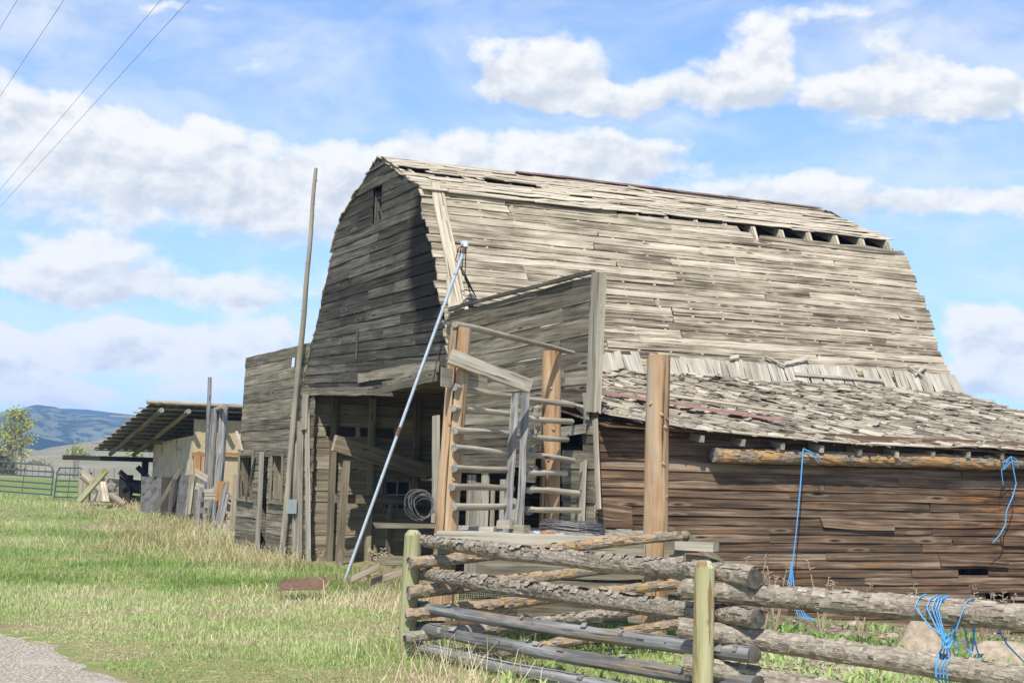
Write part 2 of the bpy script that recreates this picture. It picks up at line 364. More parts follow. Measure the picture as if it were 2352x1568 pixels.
M['plate'] = simple('grey_tin_plate', (.34, .38, .38), (.42, .46, .45), 4., .55, .3, .05)
M['wire'] = simple('old_fence_wire', (.13, .12, .115), (.24, .23, .22), 30., .6, .5)
M['cable'] = simple('black_cable', (.012, .012, .012), (.02, .02, .02), 9., .6)
M['twine'] = simple('blue_poly_twine', (.05, .27, .58), (.11, .42, .76), 60., .5, 0., .3, .4)
M['gate'] = simple('green_gate_tube', (.055, .085, .090), (.10, .135, .14), 6., .5, .3, .05)
M['osb'] = simple('strand_board', (.36, .27, .15), (.52, .42, .26), 22., .85, 0., .3, spots=((.62, .54, .37), .58, .63, 1.6))
M['ply'] = simple('weathered_plywood', (.40, .345, .24), (.53, .465, .335), 3., .85, 0., .1, spots=((.17, .16, .145), .57, .68, .6))
M['greypanel'] = simple('grey_weathered_panel', (.075, .072, .066), (.155, .15, .14), 5., .9, 0., .2, spots=((.05, .046, .042), .55, .66, 1.3))
M['tin'] = simple('corrugated_tin', (.075, .075, .07), (.14, .135, .125), 4., .5, .5, .1)
M['freshwood'] = wood('orange_new_lumber', [(0.05, (.14, .07, .03)), (.36, (.32, .17, .075)), (.6, (.45, .27, .13)), (.9, (.55, .38, .22))], 20, .3, .4, .3)
M['darkpost'] = wood('tarred_post', [(0.05, (.008, .007, .006)), (.36, (.025, .022, .018)), (.6, (.045, .040, .034)), (.9, (.085, .075, .065))], 20, .2, .3, .4)
M['stone'] = simple('pale_granite', (.27, .215, .145), (.43, .355, .255), 9., .9, 0., .4, spots=((.18, .165, .15), .60, .66, 4.))
M['orange'] = simple('orange_plastic', (.40, .12, .05), (.50, .18, .08), 10., .5)
M['glass'] = simple('dusty_dark_pane', (.02, .022, .022), (.035, .038, .036), 4., .25, 0., .02, .5)
M['strap'] = simple('pale_blue_plastic', (.35, .52, .66), (.48, .62, .72), 10., .5)

# ------------------------------------------------------------------ terrain
def _hash(ix, iy, seed):
    h = (ix.astype(np.int64) * 374761393 + iy.astype(np.int64) * 668265263 + seed * 144665) & 0x7fffffff
    h = ((h ^ (h >> 13)) * 1274126177) & 0x7fffffff
    return ((h ^ (h >> 16)) & 0xffff) / 65535.0
def vnoise(x, y, seed=0):
    x, y = np.asarray(x, float), np.asarray(y, float); ix, iy = np.floor(x), np.floor(y); fx, fy = x - ix, y - iy
    fx, fy = fx * fx * (3 - 2 * fx), fy * fy * (3 - 2 * fy)
    a, b, c, d = _hash(ix, iy, seed), _hash(ix + 1, iy, seed), _hash(ix, iy + 1, seed), _hash(ix + 1, iy + 1, seed)
    return (a * (1 - fx) + b * fx) * (1 - fy) + (c * (1 - fx) + d * fx) * fy
def fbm(x, y, seed=0, o=4):
    s = 0; a = .5
    for i in range(o): s = s + a * vnoise(np.asarray(x) * 2 ** i, np.asarray(y) * 2 ** i, seed + i); a *= .5
    return s
def sst(x, a, b): t = np.clip((np.asarray(x, float) - a) / (b - a), 0, 1); return t * t * (3 - 2 * t)
def hgt(X, Y):
    X, Y = np.asarray(X, float), np.asarray(Y, float)
    h = .62 * sst(Y, 31, 58) + .40 * sst(Y, 58, 150)
    h = h - .095 * np.clip(X - 3.3, 0, 7) * sst(Y, 6, 15) * (1 - sst(Y, 40, 60))
    h = h + (fbm(X * .5, Y * .5, 3, 3) - .44) * .16 * sst(Y, 13, 16) * (1 - sst(Y, 200, 300))
    return h

# ------------------------------------------------------------------ ground, road, hills
def ground_material():
    m, N = pbr('meadow_soil')
    p = N.n('ShaderNodeNewGeometry').outputs['Position']
    a = N.noise(p, .55, 5., .62); b = N.noise(p, 4.5, 5., .65); c = N.noise(p, 24., 3., .6)
    gcol = N.mix(b, (.15, .19, .055), (.26, .28, .10))
    soil = N.mix(c, (.21, .145, .088), (.36, .28, .175))
    straw = N.mix(c, (.36, .29, .16), (.54, .45, .27))
    col = N.mix(N.ss(a, .43, .60), gcol, soil); col = N.mix(N.ss(b, .56, .68), col, straw)
    sp = N.n('ShaderNodeSeparateXYZ', {0: p})
    far = N.ss(sp.outputs[1], 55., 75.)
    fcol = N.mix(N.noise(N.vm('MULTIPLY', p, (.02, .05, 0)), 1., 4., .6), (.13, .19, .040), (.22, .25, .08))
    fcol = N.mix(N.ss(sp.outputs[1], 110., 190.), fcol, (.30, .26, .145))
    col = N.mix(far, col, fcol)
    # stony yard between the log fence and the lean-to
    yard = N.m('MULTIPLY', N.ss(sp.outputs[0], 1.6, 3.2), N.m('MULTIPLY', N.ss(sp.outputs[1], 12.5, 14.5), N.ss(sp.outputs[1], 40., 30.)))
    v = N.n('ShaderNodeTexVoronoi', {'Vector': p, 'Scale': 14., 'Randomness': 1.})
    peb = N.mix(v.outputs['Color'], (.24, .20, .155), (.46, .42, .36))
    ycol = N.mix(N.ss(v.outputs['Distance'], .30, .48), peb, (.17, .125, .085))
    ycol = N.mix(N.ss(a, .50, .62), ycol, gcol)
    col = N.mix(yard, col, ycol)
    finish(N, col, .95, N.m('ADD', b, N.m('MULTIPLY', c, .5)), .6, .04, spec=.1)
    return m
M['ground'] = ground_material()
def road_material():
    m, N = pbr('gravel_road_surface')
    p = N.n('ShaderNodeNewGeometry').outputs['Position']
    v = N.n('ShaderNodeTexVoronoi', {'Vector': p, 'Scale': 38., 'Randomness': 1.})
    col = N.mix(v.outputs['Color'], (.34, .30, .235), (.66, .59, .48))
    col = N.mix(N.ss(v.outputs['Distance'], .35, .6), col, (.26, .22, .165))
    col = N.mix(N.ss(N.noise(p, 1.5, 5., .6), .5, .7), col, (.44, .385, .31))
    finish(N, col, .95, v.outputs['Distance'], .5, .01, spec=.1)
    return m
M['road'] = road_material()

def nonuni(lo, hi, d, far, g=1.18):
    c = list(np.arange(lo, hi, d)); x, st = hi, d
    while x < far: c.append(x); st *= g; x += st
    c.append(far); x, st = lo, d; pre = []
    while x > -far * .9: st *= g; x -= st; pre.append(x)
    return np.array(pre[::-1] + c)
xs = nonuni(-26, 14, .4, 2200); xs = xs[xs > -1650]; ys = nonuni(9, 62, .4, 3000); ys = ys[ys > -300]
XX, YY = np.meshgrid(xs, ys); ZZ = hgt(XX, YY)
me = bpy.data.meshes.new('ground'); nx, ny = len(xs), len(ys)
idx = np.arange(nx * ny).reshape(ny, nx)
fc = np.stack([idx[:-1, :-1], idx[:-1, 1:], idx[1:, 1:], idx[1:, :-1]], -1).reshape(-1, 4)
me.from_pydata(np.stack([XX, YY, ZZ], -1).reshape(-1, 3).tolist(), [], fc.tolist()); me.materials.append(M['ground'])
me.polygons.foreach_set('use_smooth', [True] * len(me.polygons))
go = bpy.data.objects.new('ground', me); COL.objects.link(go); go['kind'] = 'structure'

E0, E1 = gnd(0, 1432), gnd(318, 1568); RD = unit(E1 - E0); RN = unit(np.cross(UP, RD))      # road edge, normal
if RN[0] > 0: RN = -RN
def road_off(X, Y):            # distance from the road edge, positive on the grass side
    base = (np.asarray(X) - E0[0]) * -RN[0] + (np.asarray(Y) - E0[1]) * -RN[1]
    along = (np.asarray(X) - E0[0]) * RD[0] + (np.asarray(Y) - E0[1]) * RD[1]
    return base + (fbm(along * 1.1 + 9, along * 0 + 3, 11, 4) - .47) * .9
mb = MB()
def rfn(u, v):
    al = -14 + u * 34; wv = (float(fbm(al * 1.1 + 9, 3, 11, 4)) - .47) * .9
    p = E0 + RD * al + RN * (wv + v * 7.0)
    return A(p[0], p[1], float(hgt(p[0], p[1])) + .012 - (.03 if v == 0 else 0))
mb.grid(rfn, 240, 16); o = mb.build('road', M['road'], smooth=True); o['kind'] = 'structure'

def hill_material(name, c_open, c_tree, lim, scale, c_bush=None):
    m, N = pbr(name); p = N.n('ShaderNodeNewGeometry').outputs['Position']
    n1 = N.noise(N.vm('MULTIPLY', p, (scale, scale * .45, scale * 1.6)), 1., 7., .66, .3)
    n2 = N.noise(p, scale * 9, 4., .6)
    op = N.mix(n2, tuple(c * .8 for c in c_open), tuple(c * 1.2 for c in c_open))
    col = N.mix(N.ss(N.m('ADD', n1, N.m('MULTIPLY', N.m('SUBTRACT', n2, .5), .25)), *lim), op, c_tree)
    if c_bush:
        v = N.noise(N.vm('MULTIPLY', p, (.12, .03, .2)), 1., 4., .6)
        col = N.mix(N.ss(v, .66, .70), col, c_bush)
    finish(N, col, .95, n1, .4, 6., spec=.05); return m
def ridge(name, mat, crest, Yc, Yb, zb, rough=0., back=1.12, nu=160, nv=26, seed=1):
    cx_ = [c[0] for c in crest]; cy_ = [c[1] for c in crest]
    mb = MB()
    def fn(u, v):
        px = cx_[0] + (cx_[-1] - cx_[0]) * u; py = np.interp(px, cx_, cy_)
        top = dep(px, py, Yc)
        if v <= .6:
            k = v / .6; Y = Yb + (Yc - Yb) * k; prof = k ** 1.25
            x = top[0] * (Y / Yc) ** .8; z = zb + (top[2] - zb) * prof
            z += rough * (float(fbm(x / 140 + 3, Y / 140, seed, 4)) - .46) * math.sin(math.pi * min(1, k)) * 2
        else:
            k = (v - .6) / .4; Y = Yc * (1 + (back - 1) * k); x = top[0] * Y / Yc; z = top[2] + (zb - 6 - top[2]) * k * k
        return A(x, Y, z)
    mb.grid(fn, nu, nv); o = mb.build(name, mat, smooth=True); o['kind'] = 'structure'; return o
ridge('mountain', hill_material('far_ridge_forest', (.055, .075, .05), (.018, .034, .022), (.30, .42), .0022),
      [(-900, 985), (-300, 962), (0, 950), (120, 936), (200, 939), (262, 947), (311, 952), (420, 968), (560, 985), (900, 1000), (1600, 1020), (2600, 1050), (3200, 1060)], 2050, 1800, 10, 5, seed=5)
ridge('mountain', hill_material('mountain_forest_and_meadow', (.165, .18, .10), (.020, .038, .024), (.43, .55), .075),
      [(-900, 1000), (-400, 968), (-120, 945), (0, 946), (20, 944), (45, 937), (62, 933), (78, 929), (88, 928), (104, 931), (122, 932), (140, 937), (158, 943), (178, 950), (205, 950), (232, 953), (258, 960), (300, 975), (420, 1005), (600, 1035), (760, 1075)], 1600, 1000, 5, 28, seed=9)
ridge('foothill', hill_material('cloud_shadow_slope', (.030, .046, .028), (.012, .026, .018), (.28, .40), .008),  # cloud-shadow band at the mountain foot, painted as a dark slope colour
      [(-600, 975), (-200, 985), (0, 990), (60, 998), (110, 1008), (150, 1016), (200, 1016), (250, 1008), (300, 996), (420, 1000), (560, 1040)], 1010, 800, 3, 6, seed=3)
M['range'] = hill_material('dry_rangeland', (.30, .265, .175), (.215, .20, .125), (.40, .62), .022, (.10, .105, .055))
ridge('hill', M['range'], [(-900, 1030), (-200, 1034), (0, 1030), (44, 1027), (70, 1030), (90, 1034), (120, 1036), (150, 1024), (185, 1018), (240, 1009), (300, 1000), (380, 992), (520, 990), (700, 1000), (1000, 1030), (1700, 1060), (2700, 1090)], 640, 250, .9, 4, seed=21)

# ------------------------------------------------------------------ the barn
def gp(px, py):
    q = on_plane(px, py, J0, d2v) - J0; return float(q @ RT), float(q[2])
PL = [gp(697, 895), gp(781, 515), gp(866, 363)]; PR = [gp(880, 361), gp(972, 437), gp(1033, 800), gp(1038, 832)]
APEX_T = (PL[2][0] + PR[0][0]) / 2
def tl(z): return float(np.interp(z, [p[1] for p in PL], [p[0] for p in PL]))
def tr(z): q = PR[::-1]; return float(np.interp(z, [p[1] for p in q], [p[0] for p in q]))
ZB, ZK, ZA = PR[3][1], PR[1][1], PR[0][1]; TK, TB = PR[1][0], PR[3][0]
barn = thing('barn', 'grey weathered gambrel-roofed wooden barn with gaping doorway and sagging shingled lean-to', 'barn', B(3, 0, 0))

def wall_rows(mb, z0, z1, dz, fl, fr, s, holes=(), joint=(1.6, 3.2), zoff=None, th=.024, tilt=.012, rag=.012, P=None, nrm=None, jit=.005, skip=()):
    """horizontal boards across a wall in the gable plane (or another plane through P)"""
    P = P or (lambda t, z: B(t, s, z)); nrm = -d2v if nrm is None else nrm
    zoff = zoff or (lambda t, z: 0.0); z = z0; k = 0
    while z < z1 - .02:
        h = min(dz, z1 - z); a0, a1, b0, b1 = fl(z), fl(z + h), fr(z), fr(z + h)
        lo, hi = min(a0, a1), max(b0, b1)
        iv = [(lo, hi)]
        for (h0, h1, y0, y1) in holes:
            if z + h * .5 > y0 and z + h * .5 < y1:
                nv = []
                for (p, q) in iv:
                    if h1 <= p or h0 >= q: nv.append((p, q)); continue
                    if h0 > p: nv.append((p, h0))
                    if h1 < q: nv.append((h1, q))
                iv = nv
        for (p, q) in iv:
            x = p
            while x < q - .02:
                e = x + rng.uniform(*joint)
                if q - e < .5: e = q
                ca = (a0 - x, a1 - x) if x == lo else (0, 0); cb = (b0 - e, b1 - e) if e == hi else (-.004, -.004)
                if k not in skip:
                    za, zb_ = zoff(x, z), zoff(e, z)
                    mb.plank(P(x, z + za), P(e, z + zb_), UP * (h + .012), nrm, th + rng.uniform(0, .006), tilt=tilt, rag=rag, jit=jit, warp=.004, cut=(ca[0], ca[1], cb[0], cb[1]))
                x = e
        z += h; k += 1

# gable wall
droop = lambda t, z: -.045 * max(0, t + .6) * max(0, 1 - (z - 3.25) / 1.7) if z < 4.95 else 0.
mb = MB(); ws = [gp(857, 436), gp(880, 430), gp(855, 525)]
wt0, wt1, wz0, wz1 = ws[2][0], ws[1][0] + .02, ws[2][1], ws[1][1]
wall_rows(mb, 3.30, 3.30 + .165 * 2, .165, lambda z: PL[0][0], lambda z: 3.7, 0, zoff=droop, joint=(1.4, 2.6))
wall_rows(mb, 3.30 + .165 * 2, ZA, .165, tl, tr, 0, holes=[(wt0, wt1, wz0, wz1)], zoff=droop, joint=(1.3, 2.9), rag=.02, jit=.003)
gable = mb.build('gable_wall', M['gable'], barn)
mb = MB()                                       # torn lower boards over the doorway
for (x0, y0, x1, y1, w) in [(830, 868, 1012, 842, .17), (886, 889, 1010, 862, .19), (694, 901, 860, 897, .15), (852, 899, 908, 900, .13)]:
    t0, z0 = gp(x0, y0); t1, z1 = gp(x1, y1)
    mb.plank(B(t0, -.035, z0 - w * .5), B(t1, -.03, z1 - w * .5), UP * w, -d2v, .03, rag=.03, jit=.008)
t0, z0 = gp(828, 752); t1, z1 = gp(824, 823); mb.plank(B(t0, -.05, z0), B(t1, -.05, z1), RT * .03, -d2v, .02)
mb.build('doorway_header', M['wing'], barn)
mb = MB()                                       # loft window lining
for (t_, n_) in ((wt0, 1), (wt1, -1)): mb.plank(B(t_, 0.03, wz0), B(t_, 0.03, wz1), d2v * .14, RT * n_, .02)
mb.plank(B(wt0 + .15, .02, wz1 - .19), B(wt1, -.04, wz1 - .2), UP * .03, -d2v, .02)
mb.build('loft_window_frame', M['gable'], barn)

# steep side of the roof: long boards
vdir = unit(A(TB - TK, 0, ZB - ZK)); SL = math.hypot(TB - TK, ZB - ZK)
dn = RT * vdir[0] + UP * vdir[2]; nst = unit(RT * -vdir[2] + UP * vdir[0])
def S(s, v, o=0.): return B(TK, 0, ZK) + d2v * s + dn * v + nst * o
def sv(px, py):
    q = on_plane(px, py, B(TK, 0, ZK), nst) - B(TK, 0, ZK); return float(q @ d2v), float(q @ dn)
mb = MB(); NR = 22; rh = SL / NR; s_gap, s_slit = sv(1700, 545)[0], sv(1415, 490)[0]
for k in range(NR):
    v0 = k * rh; x = rng.uniform(-.10, .0); end = 9.86 + rng.uniform(-.05, .05)
    if k < 2: end = s_gap + (0.0 if k == 0 else .25)
    tops = (k == 0)
    x0 = x
    while x < end - .05:
        e = x + rng.choice([3.05, 3.66, 4.3, 4.9, 1.6]) * rng.uniform(.92, 1.08)
        if end - e < .6: e = end
        if k == 0 and x < s_slit - .05 < e: e = s_slit
        shr = rng.uniform(.004, .022); sag = rng.normal(0, .006)
        up_cut = rh * .22 if (k == 0 and x > s_slit - .1) else 0
        mb.plank(S(x, v0 + rh - shr * .5 + sag, .0), S(e - .006, v0 + rh - shr * .5 + rng.normal(0, .006), .0), -dn * (rh - shr - up_cut), nst, .026 + rng.uniform(0, .0025),
                 seg=max(2, int((e - x) / .3)), rag=.035 if (x == x0 or e == end) else .002, jit=.0024, warp=.002)
        x = e
    if k == 2: mb.plank(S(s_gap + .4, v0 - .0, .02), S(9.75, v0 + .02, .03), -dn * rh * .75, nst, .025, rag=.04, jit=.012)
for (px, py, l) in [(1065, 527, .25), (1640, 556, .35), (1350, 470, .2), (1830, 742, .3)]: pass
mb.build('steep_roof_slope', M['roof'], barn)
mb = MB()                                       # dark lining behind the open joints: purlin strips
for k in range(3, NR + 1, 3): mb.plank(S(0, k * rh, -.03), S(9.7, k * rh, -.03), -dn * .09, -nst, .03)
mb.build('purlin', M['gable'], barn)
# verge boards standing along the front edge of the steep side
mb = MB(); a0 = sv(985, 425); a1 = sv(1040, 715)
mb.plank(S(a0[0] + .0, a0[1], .045), S(a1[0], a1[1], .06), d2v * .155, nst, .03, rag=.05, jit=.006)
mb.plank(S(a0[0] + .165, a0[1] + .2, .035), S(a1[0] + .17, a1[1], .05), d2v * .045, nst, .06, rag=.03)
for (px, py, qx, qy, w) in [(1010, 480, 1018, 512, .07), (1028, 560, 1045, 640, .09), (1018, 560, 1036, 620, .06), (1022, 640, 1026, 712, .1)]:
    p, q = sv(px, py), sv(qx, qy); mb.plank(S(p[0], p[1], .05), S(q[0], q[1], .05), d2v * w, nst, .02, rag=.03)
mb.build('verge_board', M['shake'], barn)
# skirt of upright shakes at the foot of the steep side
mb = MB(); x = .1; fl = unit(dn + nst * .07)
s_w = sv(1398, 800)[0] - .3
while x < 9.85:
    w = rng.uniform(.08, .24); l = rng.uniform(.32, .44)
    if rng.random() > .06:
        q = S(x, SL - .34 + rng.uniform(-.04, .03), .034 + rng.uniform(0, .010)); sk = d2v * rng.normal(0, .020)
        mb.plank(q, q + fl * l + sk, d2v * w, nst, .010, seg=2, rag=.02)
    x += w + rng.uniform(-.012, .006)
for (px, py, qx, qy) in [(1752, 828, 1795, 850), (1795, 845, 1850, 832), (1820, 868, 2020, 884), (2080, 850, 2110, 872), (2095, 868, 2120, 850), (1670, 832, 1690, 828)]:
    p, q = sv(px, py), sv(qx, qy); mb.plank(S(p[0], p[1], .09), S(q[0], q[1], .10), -dn * .06, nst, .02)
mb.build('shake_skirt', M['skirt'], barn)
# upper slope: shakes over rafters
ua = B(APEX_T, 0, ZA); ud = unit(RT * (TK - APEX_T) + UP * (ZK - ZA)); UL = math.hypot(TK - APEX_T, ZK - ZA); nu_ = unit(RT * (ZA - ZK) + UP * (TK - APEX_T))
def U(s, v, o=0.): return ua + d2v * s + ud * v + nu_ * o
def uvp(px, py):
    q = on_plane(px, py, ua, nu_) - ua; return float(q @ d2v), float(q @ ud)
HO = []
for (x0, y0, x1, y1, w) in [(918, 393, 985, 397, .22), (996, 407, 1068, 413, .13), (1110, 418, 1240, 433, .10), (1185, 402, 1215, 405, .1), (1240, 405, 1262, 408, .1), (945, 425, 975, 437, .09), (1440, 432, 1480, 440, .06)]:
    p, q = uvp(x0, y0), uvp(x1, y1); HO.append((p[0], q[0], (p[1] + q[1]) / 2 - w / 2, (p[1] + q[1]) / 2 + w / 2))
mb = MB(); NU = 16
def ulen(s): return UL + float(np.interp(s, [0, 3.4, 4.4, 9.6], [.12, .10, -.02, -.05]))
for k in range(NU):
    x = rng.uniform(-.08, .02); end = 9.46 + .012 * k + rng.uniform(-.05, .05)
    while x < end - .05:
        e = min(end, x + rng.uniform(.35, 1.6))
        if end - e < .2: e = end
        uh = ulen((x + e) / 2) / NU; vm_ = uh * (k + .5); segs = [(x, e)]
        for (h0, h1, h2, h3) in HO:
            if h2 - uh * .5 < vm_ < h3 + uh * .5:
                h0j, h1j = h0 + rng.uniform(-.05, .05), h1 + rng.uniform(-.05, .05); nn_ = []
                for (p, q) in segs:
                    if h1j <= p or h0j >= q: nn_.append((p, q)); continue
                    if h0j > p: nn_.append((p, h0j))
                    if h1j < q: nn_.append((h1j, q))
                segs = nn_
        for (p, q) in segs:
            if q - p < .05: continue
            lift = abs(rng.normal(0, .010)); r2 = rng.normal(0, .010)
            mb.plank(U(p, ulen(p) / NU * (k + 1) + r2, .025 + lift), U(q - .004, ulen(q) / NU * (k + 1) + r2 + rng.normal(0, .012), .025 + lift + rng.normal(0, .008)), -ud * (uh + .06), nu_, .014, tilt=.016, seg=max(1, int((q - p) / .25)), rag=.03, jit=.007, warp=.005)
        x = e
for (px, py, qx, qy, w) in [(1395, 470, 1620, 490, .06), (1110, 415, 1240, 435, .07), (1440, 436, 1500, 452, .05), (1560, 470, 1690, 486, .05)]:
    p, q = uvp(px, py), uvp(qx, qy); mb.plank(U(p[0], p[1], .07), U(q[0], q[1], .075), -ud * w, nu_, .018, rag=.05)
mb.build('upper_roof_slope', M['shake'], barn)
mb = MB(); k0 = uvp(1170, 394)[0]
x = k0
while x < 9.4:
    e = min(9.42, x + rng.uniform(.9, 1.5)); mb.plank(U(x, .13, .075 + rng.uniform(0, .012)), U(e + .03, .13, .075), -ud * .15, nu_, .006, seg=3, jit=.004, warp=.004); x = e
mb.plank(U(k0, -.02, .05), U(9.4, -.02, .05), -(RT * (APEX_T - PL[1][0]) + UP * (ZK - ZA) * -1) * .0 + RT * -.12 - UP * .05, UP, .006)
mb.build('ridge_cap', M['rustcap'], barn)
# far slope and back wall close the loft
mb = MB(); lk = PL[1]; lb = PL[0]
for (p, q, o_) in (((APEX_T, ZA), lk, .03), (lk, lb, .0)):
    dd = RT * (q[0] - p[0]) + UP * (q[1] - p[1]); L = np.linalg.norm(dd); dd = dd / L; nn = unit(np.cross(d2v, dd)); nn = nn if nn[2] > 0 else -nn
    k = 0
    while k * .2 < L: mb.plank(B(p[0], 0, p[1]) + dd * min(L, (k + 1) * .2) - d2v * .04 + nn * o_, B(p[0], 0, p[1]) + dd * min(L, (k + 1) * .2) + d2v * 9.7 + nn * o_, -dd * .205, nn, .025, seg=10, rag=.04); k += 1
mb.build('far_roof_slope', M['roof'], barn)
mb = MB(); wall_rows(mb, -.2, ZA, .2, lambda z: tl(max(z, 3.3)), lambda z: tr(max(z, 3.45)), 9.55, joint=(2.5, 4), tilt=0)
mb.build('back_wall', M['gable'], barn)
# gambrel frames
for i in range(16):
    s_ = .35 + i * .61; mb = MB(); k = {'up': d2v}
    mb.beam(B(APEX_T, s_, ZA - .09), B(TK - .02, s_, ZK - .06), .045, .13, up=nu_); mb.beam(B(TK - .04, s_, ZK - .02), B(TB - .05, s_, ZB), .045, .13, up=nst)
    mb.poly([S(s_ - .03, .34, -.03), S(s_ - .03, -.02, -.03), U(s_ - .03, UL - .20, -.03), B(TK - .20, s_ - .03, ZK - .10), B(TK - .08, s_ - .03, ZK - .34)], -d2v, .03)
    mb.beam(B(APEX_T, s_, ZA - .09), B(PL[1][0] + .05, s_, ZK), .045, .13); mb.beam(B(PL[1][0] + .05, s_, ZK), B(PL[0][0] + .05, s_, 3.3), .045, .13)
    mb.build('rafter', M['shake'], barn)
# loft floor
mb = MB()
for i in range(32): mb.plank(B(PL[0][0] + i * .235, .05, 3.36), B(PL[0][0] + i * .235, 9.5, 3.36), RT * (.225 if i % 7 else .19), UP, .03, seg=4)
mb.build('loft_floor', M['inner'], barn)

# left wing: false front with two windows and a narrow door
wz = lambda t: 4.24
winA = (gp(556, 1046)[0], gp(586, 1046)[0], gp(556, 1146)[1], gp(556, 1046)[1])
winB = (gp(630, 1047)[0], gp(655, 1047)[0], gp(632, 1152)[1], gp(632, 1047)[1])
doorS = (gp(604, 1047)[0], gp(620, 1047)[0], 0, gp(604, 1047)[1])
mb = MB(); TL0 = gp(540, 1245)[0] + .05
wedge = lambda z: float(np.interp(z, [0, 4.3], [TL0, -5.22]))
sl = (-1.75, -1.45, 3.86, 3.98)
wall_rows(mb, 2.18, 4.26, .208, wedge, lambda z: max(-.1, -.97) if z < 3.3 else tl(z) + .02, -.01, holes=[sl], joint=(4., 6.), rag=.03, jit=.004, tilt=.008, zoff=lambda t, z: (.02 * math.sin(t * 1.3 + z * 3)))
wall_rows(mb, .0, 2.18, .145, wedge, lambda z: -.1, -.01, holes=[winA, winB, doorS], joint=(1.5, 3.), rag=.025, jit=.004, tilt=.010)
mb.build('left_wing_wall', M['wing'], barn)
for (w_, nm) in ((winA, 'a'), (winB, 'b')):
    mb = MB()
    for t_, sg in ((w_[0], 1), (w_[1], -1)): mb.plank(B(t_, .0, w_[2]), B(t_, .0, w_[3]), d2v * .16, RT * sg, .03); mb.plank(B(t_ - sg * .07, -.045, w_[2] - .05), B(t_ - sg * .07, -.045, w_[3] + .02), RT * sg * .10, -d2v, .02)
    mb.plank(B(w_[0] - .12, -.10, w_[2] - .03), B(w_[1] + .14, -.10, w_[2] - .04), d2v * .25, UP, .035)
    mb.plank(B(w_[0] - .1, -.05, w_[3] + .01), B(w_[1] + .1, -.05, w_[3] + .0), UP * .13, -d2v, .02)
    mb.build('window_frame', M['inner'], barn)
mb = MB(); mb.beam(B(winA[1] - .1, -.14, winA[2] + .0), B(winA[1] + .22, -.06, winA[3] - .04), .07, .03, up=d2v); mb.build('loose_window_sash', M['wing'], barn); mb = MB(); mb.beam(B(winA[0] + .3, -.10, winA[2] + .05), B(winA[0] + .1, -.03, winA[2] + .5), .03, .02, up=d2v)
mb.build('loose_window_bar', M['wing'], barn)
mb = MB(); t_ = doorS[0]; mb.plank(B(t_ - .02, -.06, .05), B(t_ + .05, -.06, 2.1), RT * .26, -d2v, .03, rag=.04)
mb.build('narrow_door_board', M['greyboard'], barn)
mb = MB()                                       # boards nailed up beside the big doorway
for (x0, y0, x1, y1, w, o_) in [(716, 1290, 712, 905, .2, .05), (690, 1300, 695, 968, .16, .06), (700, 1297, 703, 965, .1, .07), (681, 1290, 686, 1000, .1, .05)]:
    t0, z0 = gp(x0, y0); t1, z1 = gp(x1, y1); mb.plank(B(t0 - w / 2, -o_, max(z0, -.05)), B(t1 - w / 2, -o_, z1), RT * w, -d2v, .035, rag=.03)
t0, z0 = gp(712, 905); mb.plank(B(t0 - .1, -.09, z0 - .7), B(t0 - .1, -.09, z0), RT * .3, -d2v, .03)
mb.build('door_jamb', M['greyboard'], barn)
mb = MB(); a = gp(550, 990); b = gp(563, 1035); mb.plank(B(a[0], -.08, a[1]), B(b[0], -.07, b[1]), RT * .14, -d2v, .025); mb.build('loose_batten', M['shake'], barn)
mb = MB(); t_, z_ = gp(683, 1164); mb.plank(B(t_ - .38, -.13, z_ - .14), B(t_ + .38, -.13, z_ - .12), UP * .28, -d2v, .006, warp=.002, rag=0, jit=0); mb.build('tin_plate', M['plate'], barn)
mb = MB()                                       # left lean-to shell behind the false front
mb.plank(B(-5.4, .05, 2.55), B(-5.4, 9.5, 2.55), RT * 4.5 + UP * .85, UP, .04, seg=6); mb.build('left_lean_to_roof', M['shingle'], barn)
mb = MB(); wall_rows(mb, -.1, 2.55, .18, lambda z: 0, lambda z: 9.5, 0, P=lambda t, z: B(-5.35, t, z), nrm=-RT); mb.build('left_lean_to_wall', M['wing'], barn)

# inside the doorway: the side wall with studs, a slumped brace, a low gate and a paned window
IT = -.30
wI = [(1.55, 2.05, 1.02, 1.62)]
mb = MB(); wall_rows(mb, -.1, 3.34, .21, lambda z: .02, lambda z: 9.5, 0, P=lambda t, z: B(IT, t, z), nrm=RT, holes=wI + [(1.0, 1.7, 2.42, 2.62), (.3, .9, 2.45, 2.66)], joint=(1.4, 3.)); mb.build('inner_side_wall', M['inner'], barn)
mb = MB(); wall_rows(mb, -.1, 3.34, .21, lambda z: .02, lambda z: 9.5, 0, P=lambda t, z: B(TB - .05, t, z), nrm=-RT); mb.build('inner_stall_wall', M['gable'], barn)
for s_ in (.42, 1.2, 2.15, 2.75, 4.2, 5.6): mb = MB(); mb.beam(B(IT + .1, s_, -.1), B(IT + .1, s_, 3.2), .11, .11, up=RT); mb.build('stud', M['inner'], barn)
mb = MB(); mb.beam(B(.75, .12, 2.28), B(.15, 2.3, 1.78), .09, .30); mb.build('slumped_brace', M['inner'], barn)
mb = MB(); mb.beam(B(.35, .32, 1.24), B(.1, 2.2, 1.2), .05, .17); mb.build('cross_rail', M['inner'], barn)
mb = MB(); mb.beam(B(.75, .3, -.1), B(.62, .42, 1.95), .12, .12, up=RT); mb.build('leaning_stud', M['inner'], barn)
mb = MB(); ft = IT + .05
for z_ in (1.02, 1.62): mb.plank(B(ft, 1.5, z_ - .04), B(ft, 2.1, z_ - .04), UP * .08, RT, .03)
for s_ in (1.5, 2.05): mb.plank(B(ft, s_, 1.0), B(ft, s_, 1.64), d2v * .06, RT, .03)
wf = mb.build('inner_window', M['inner'], barn)
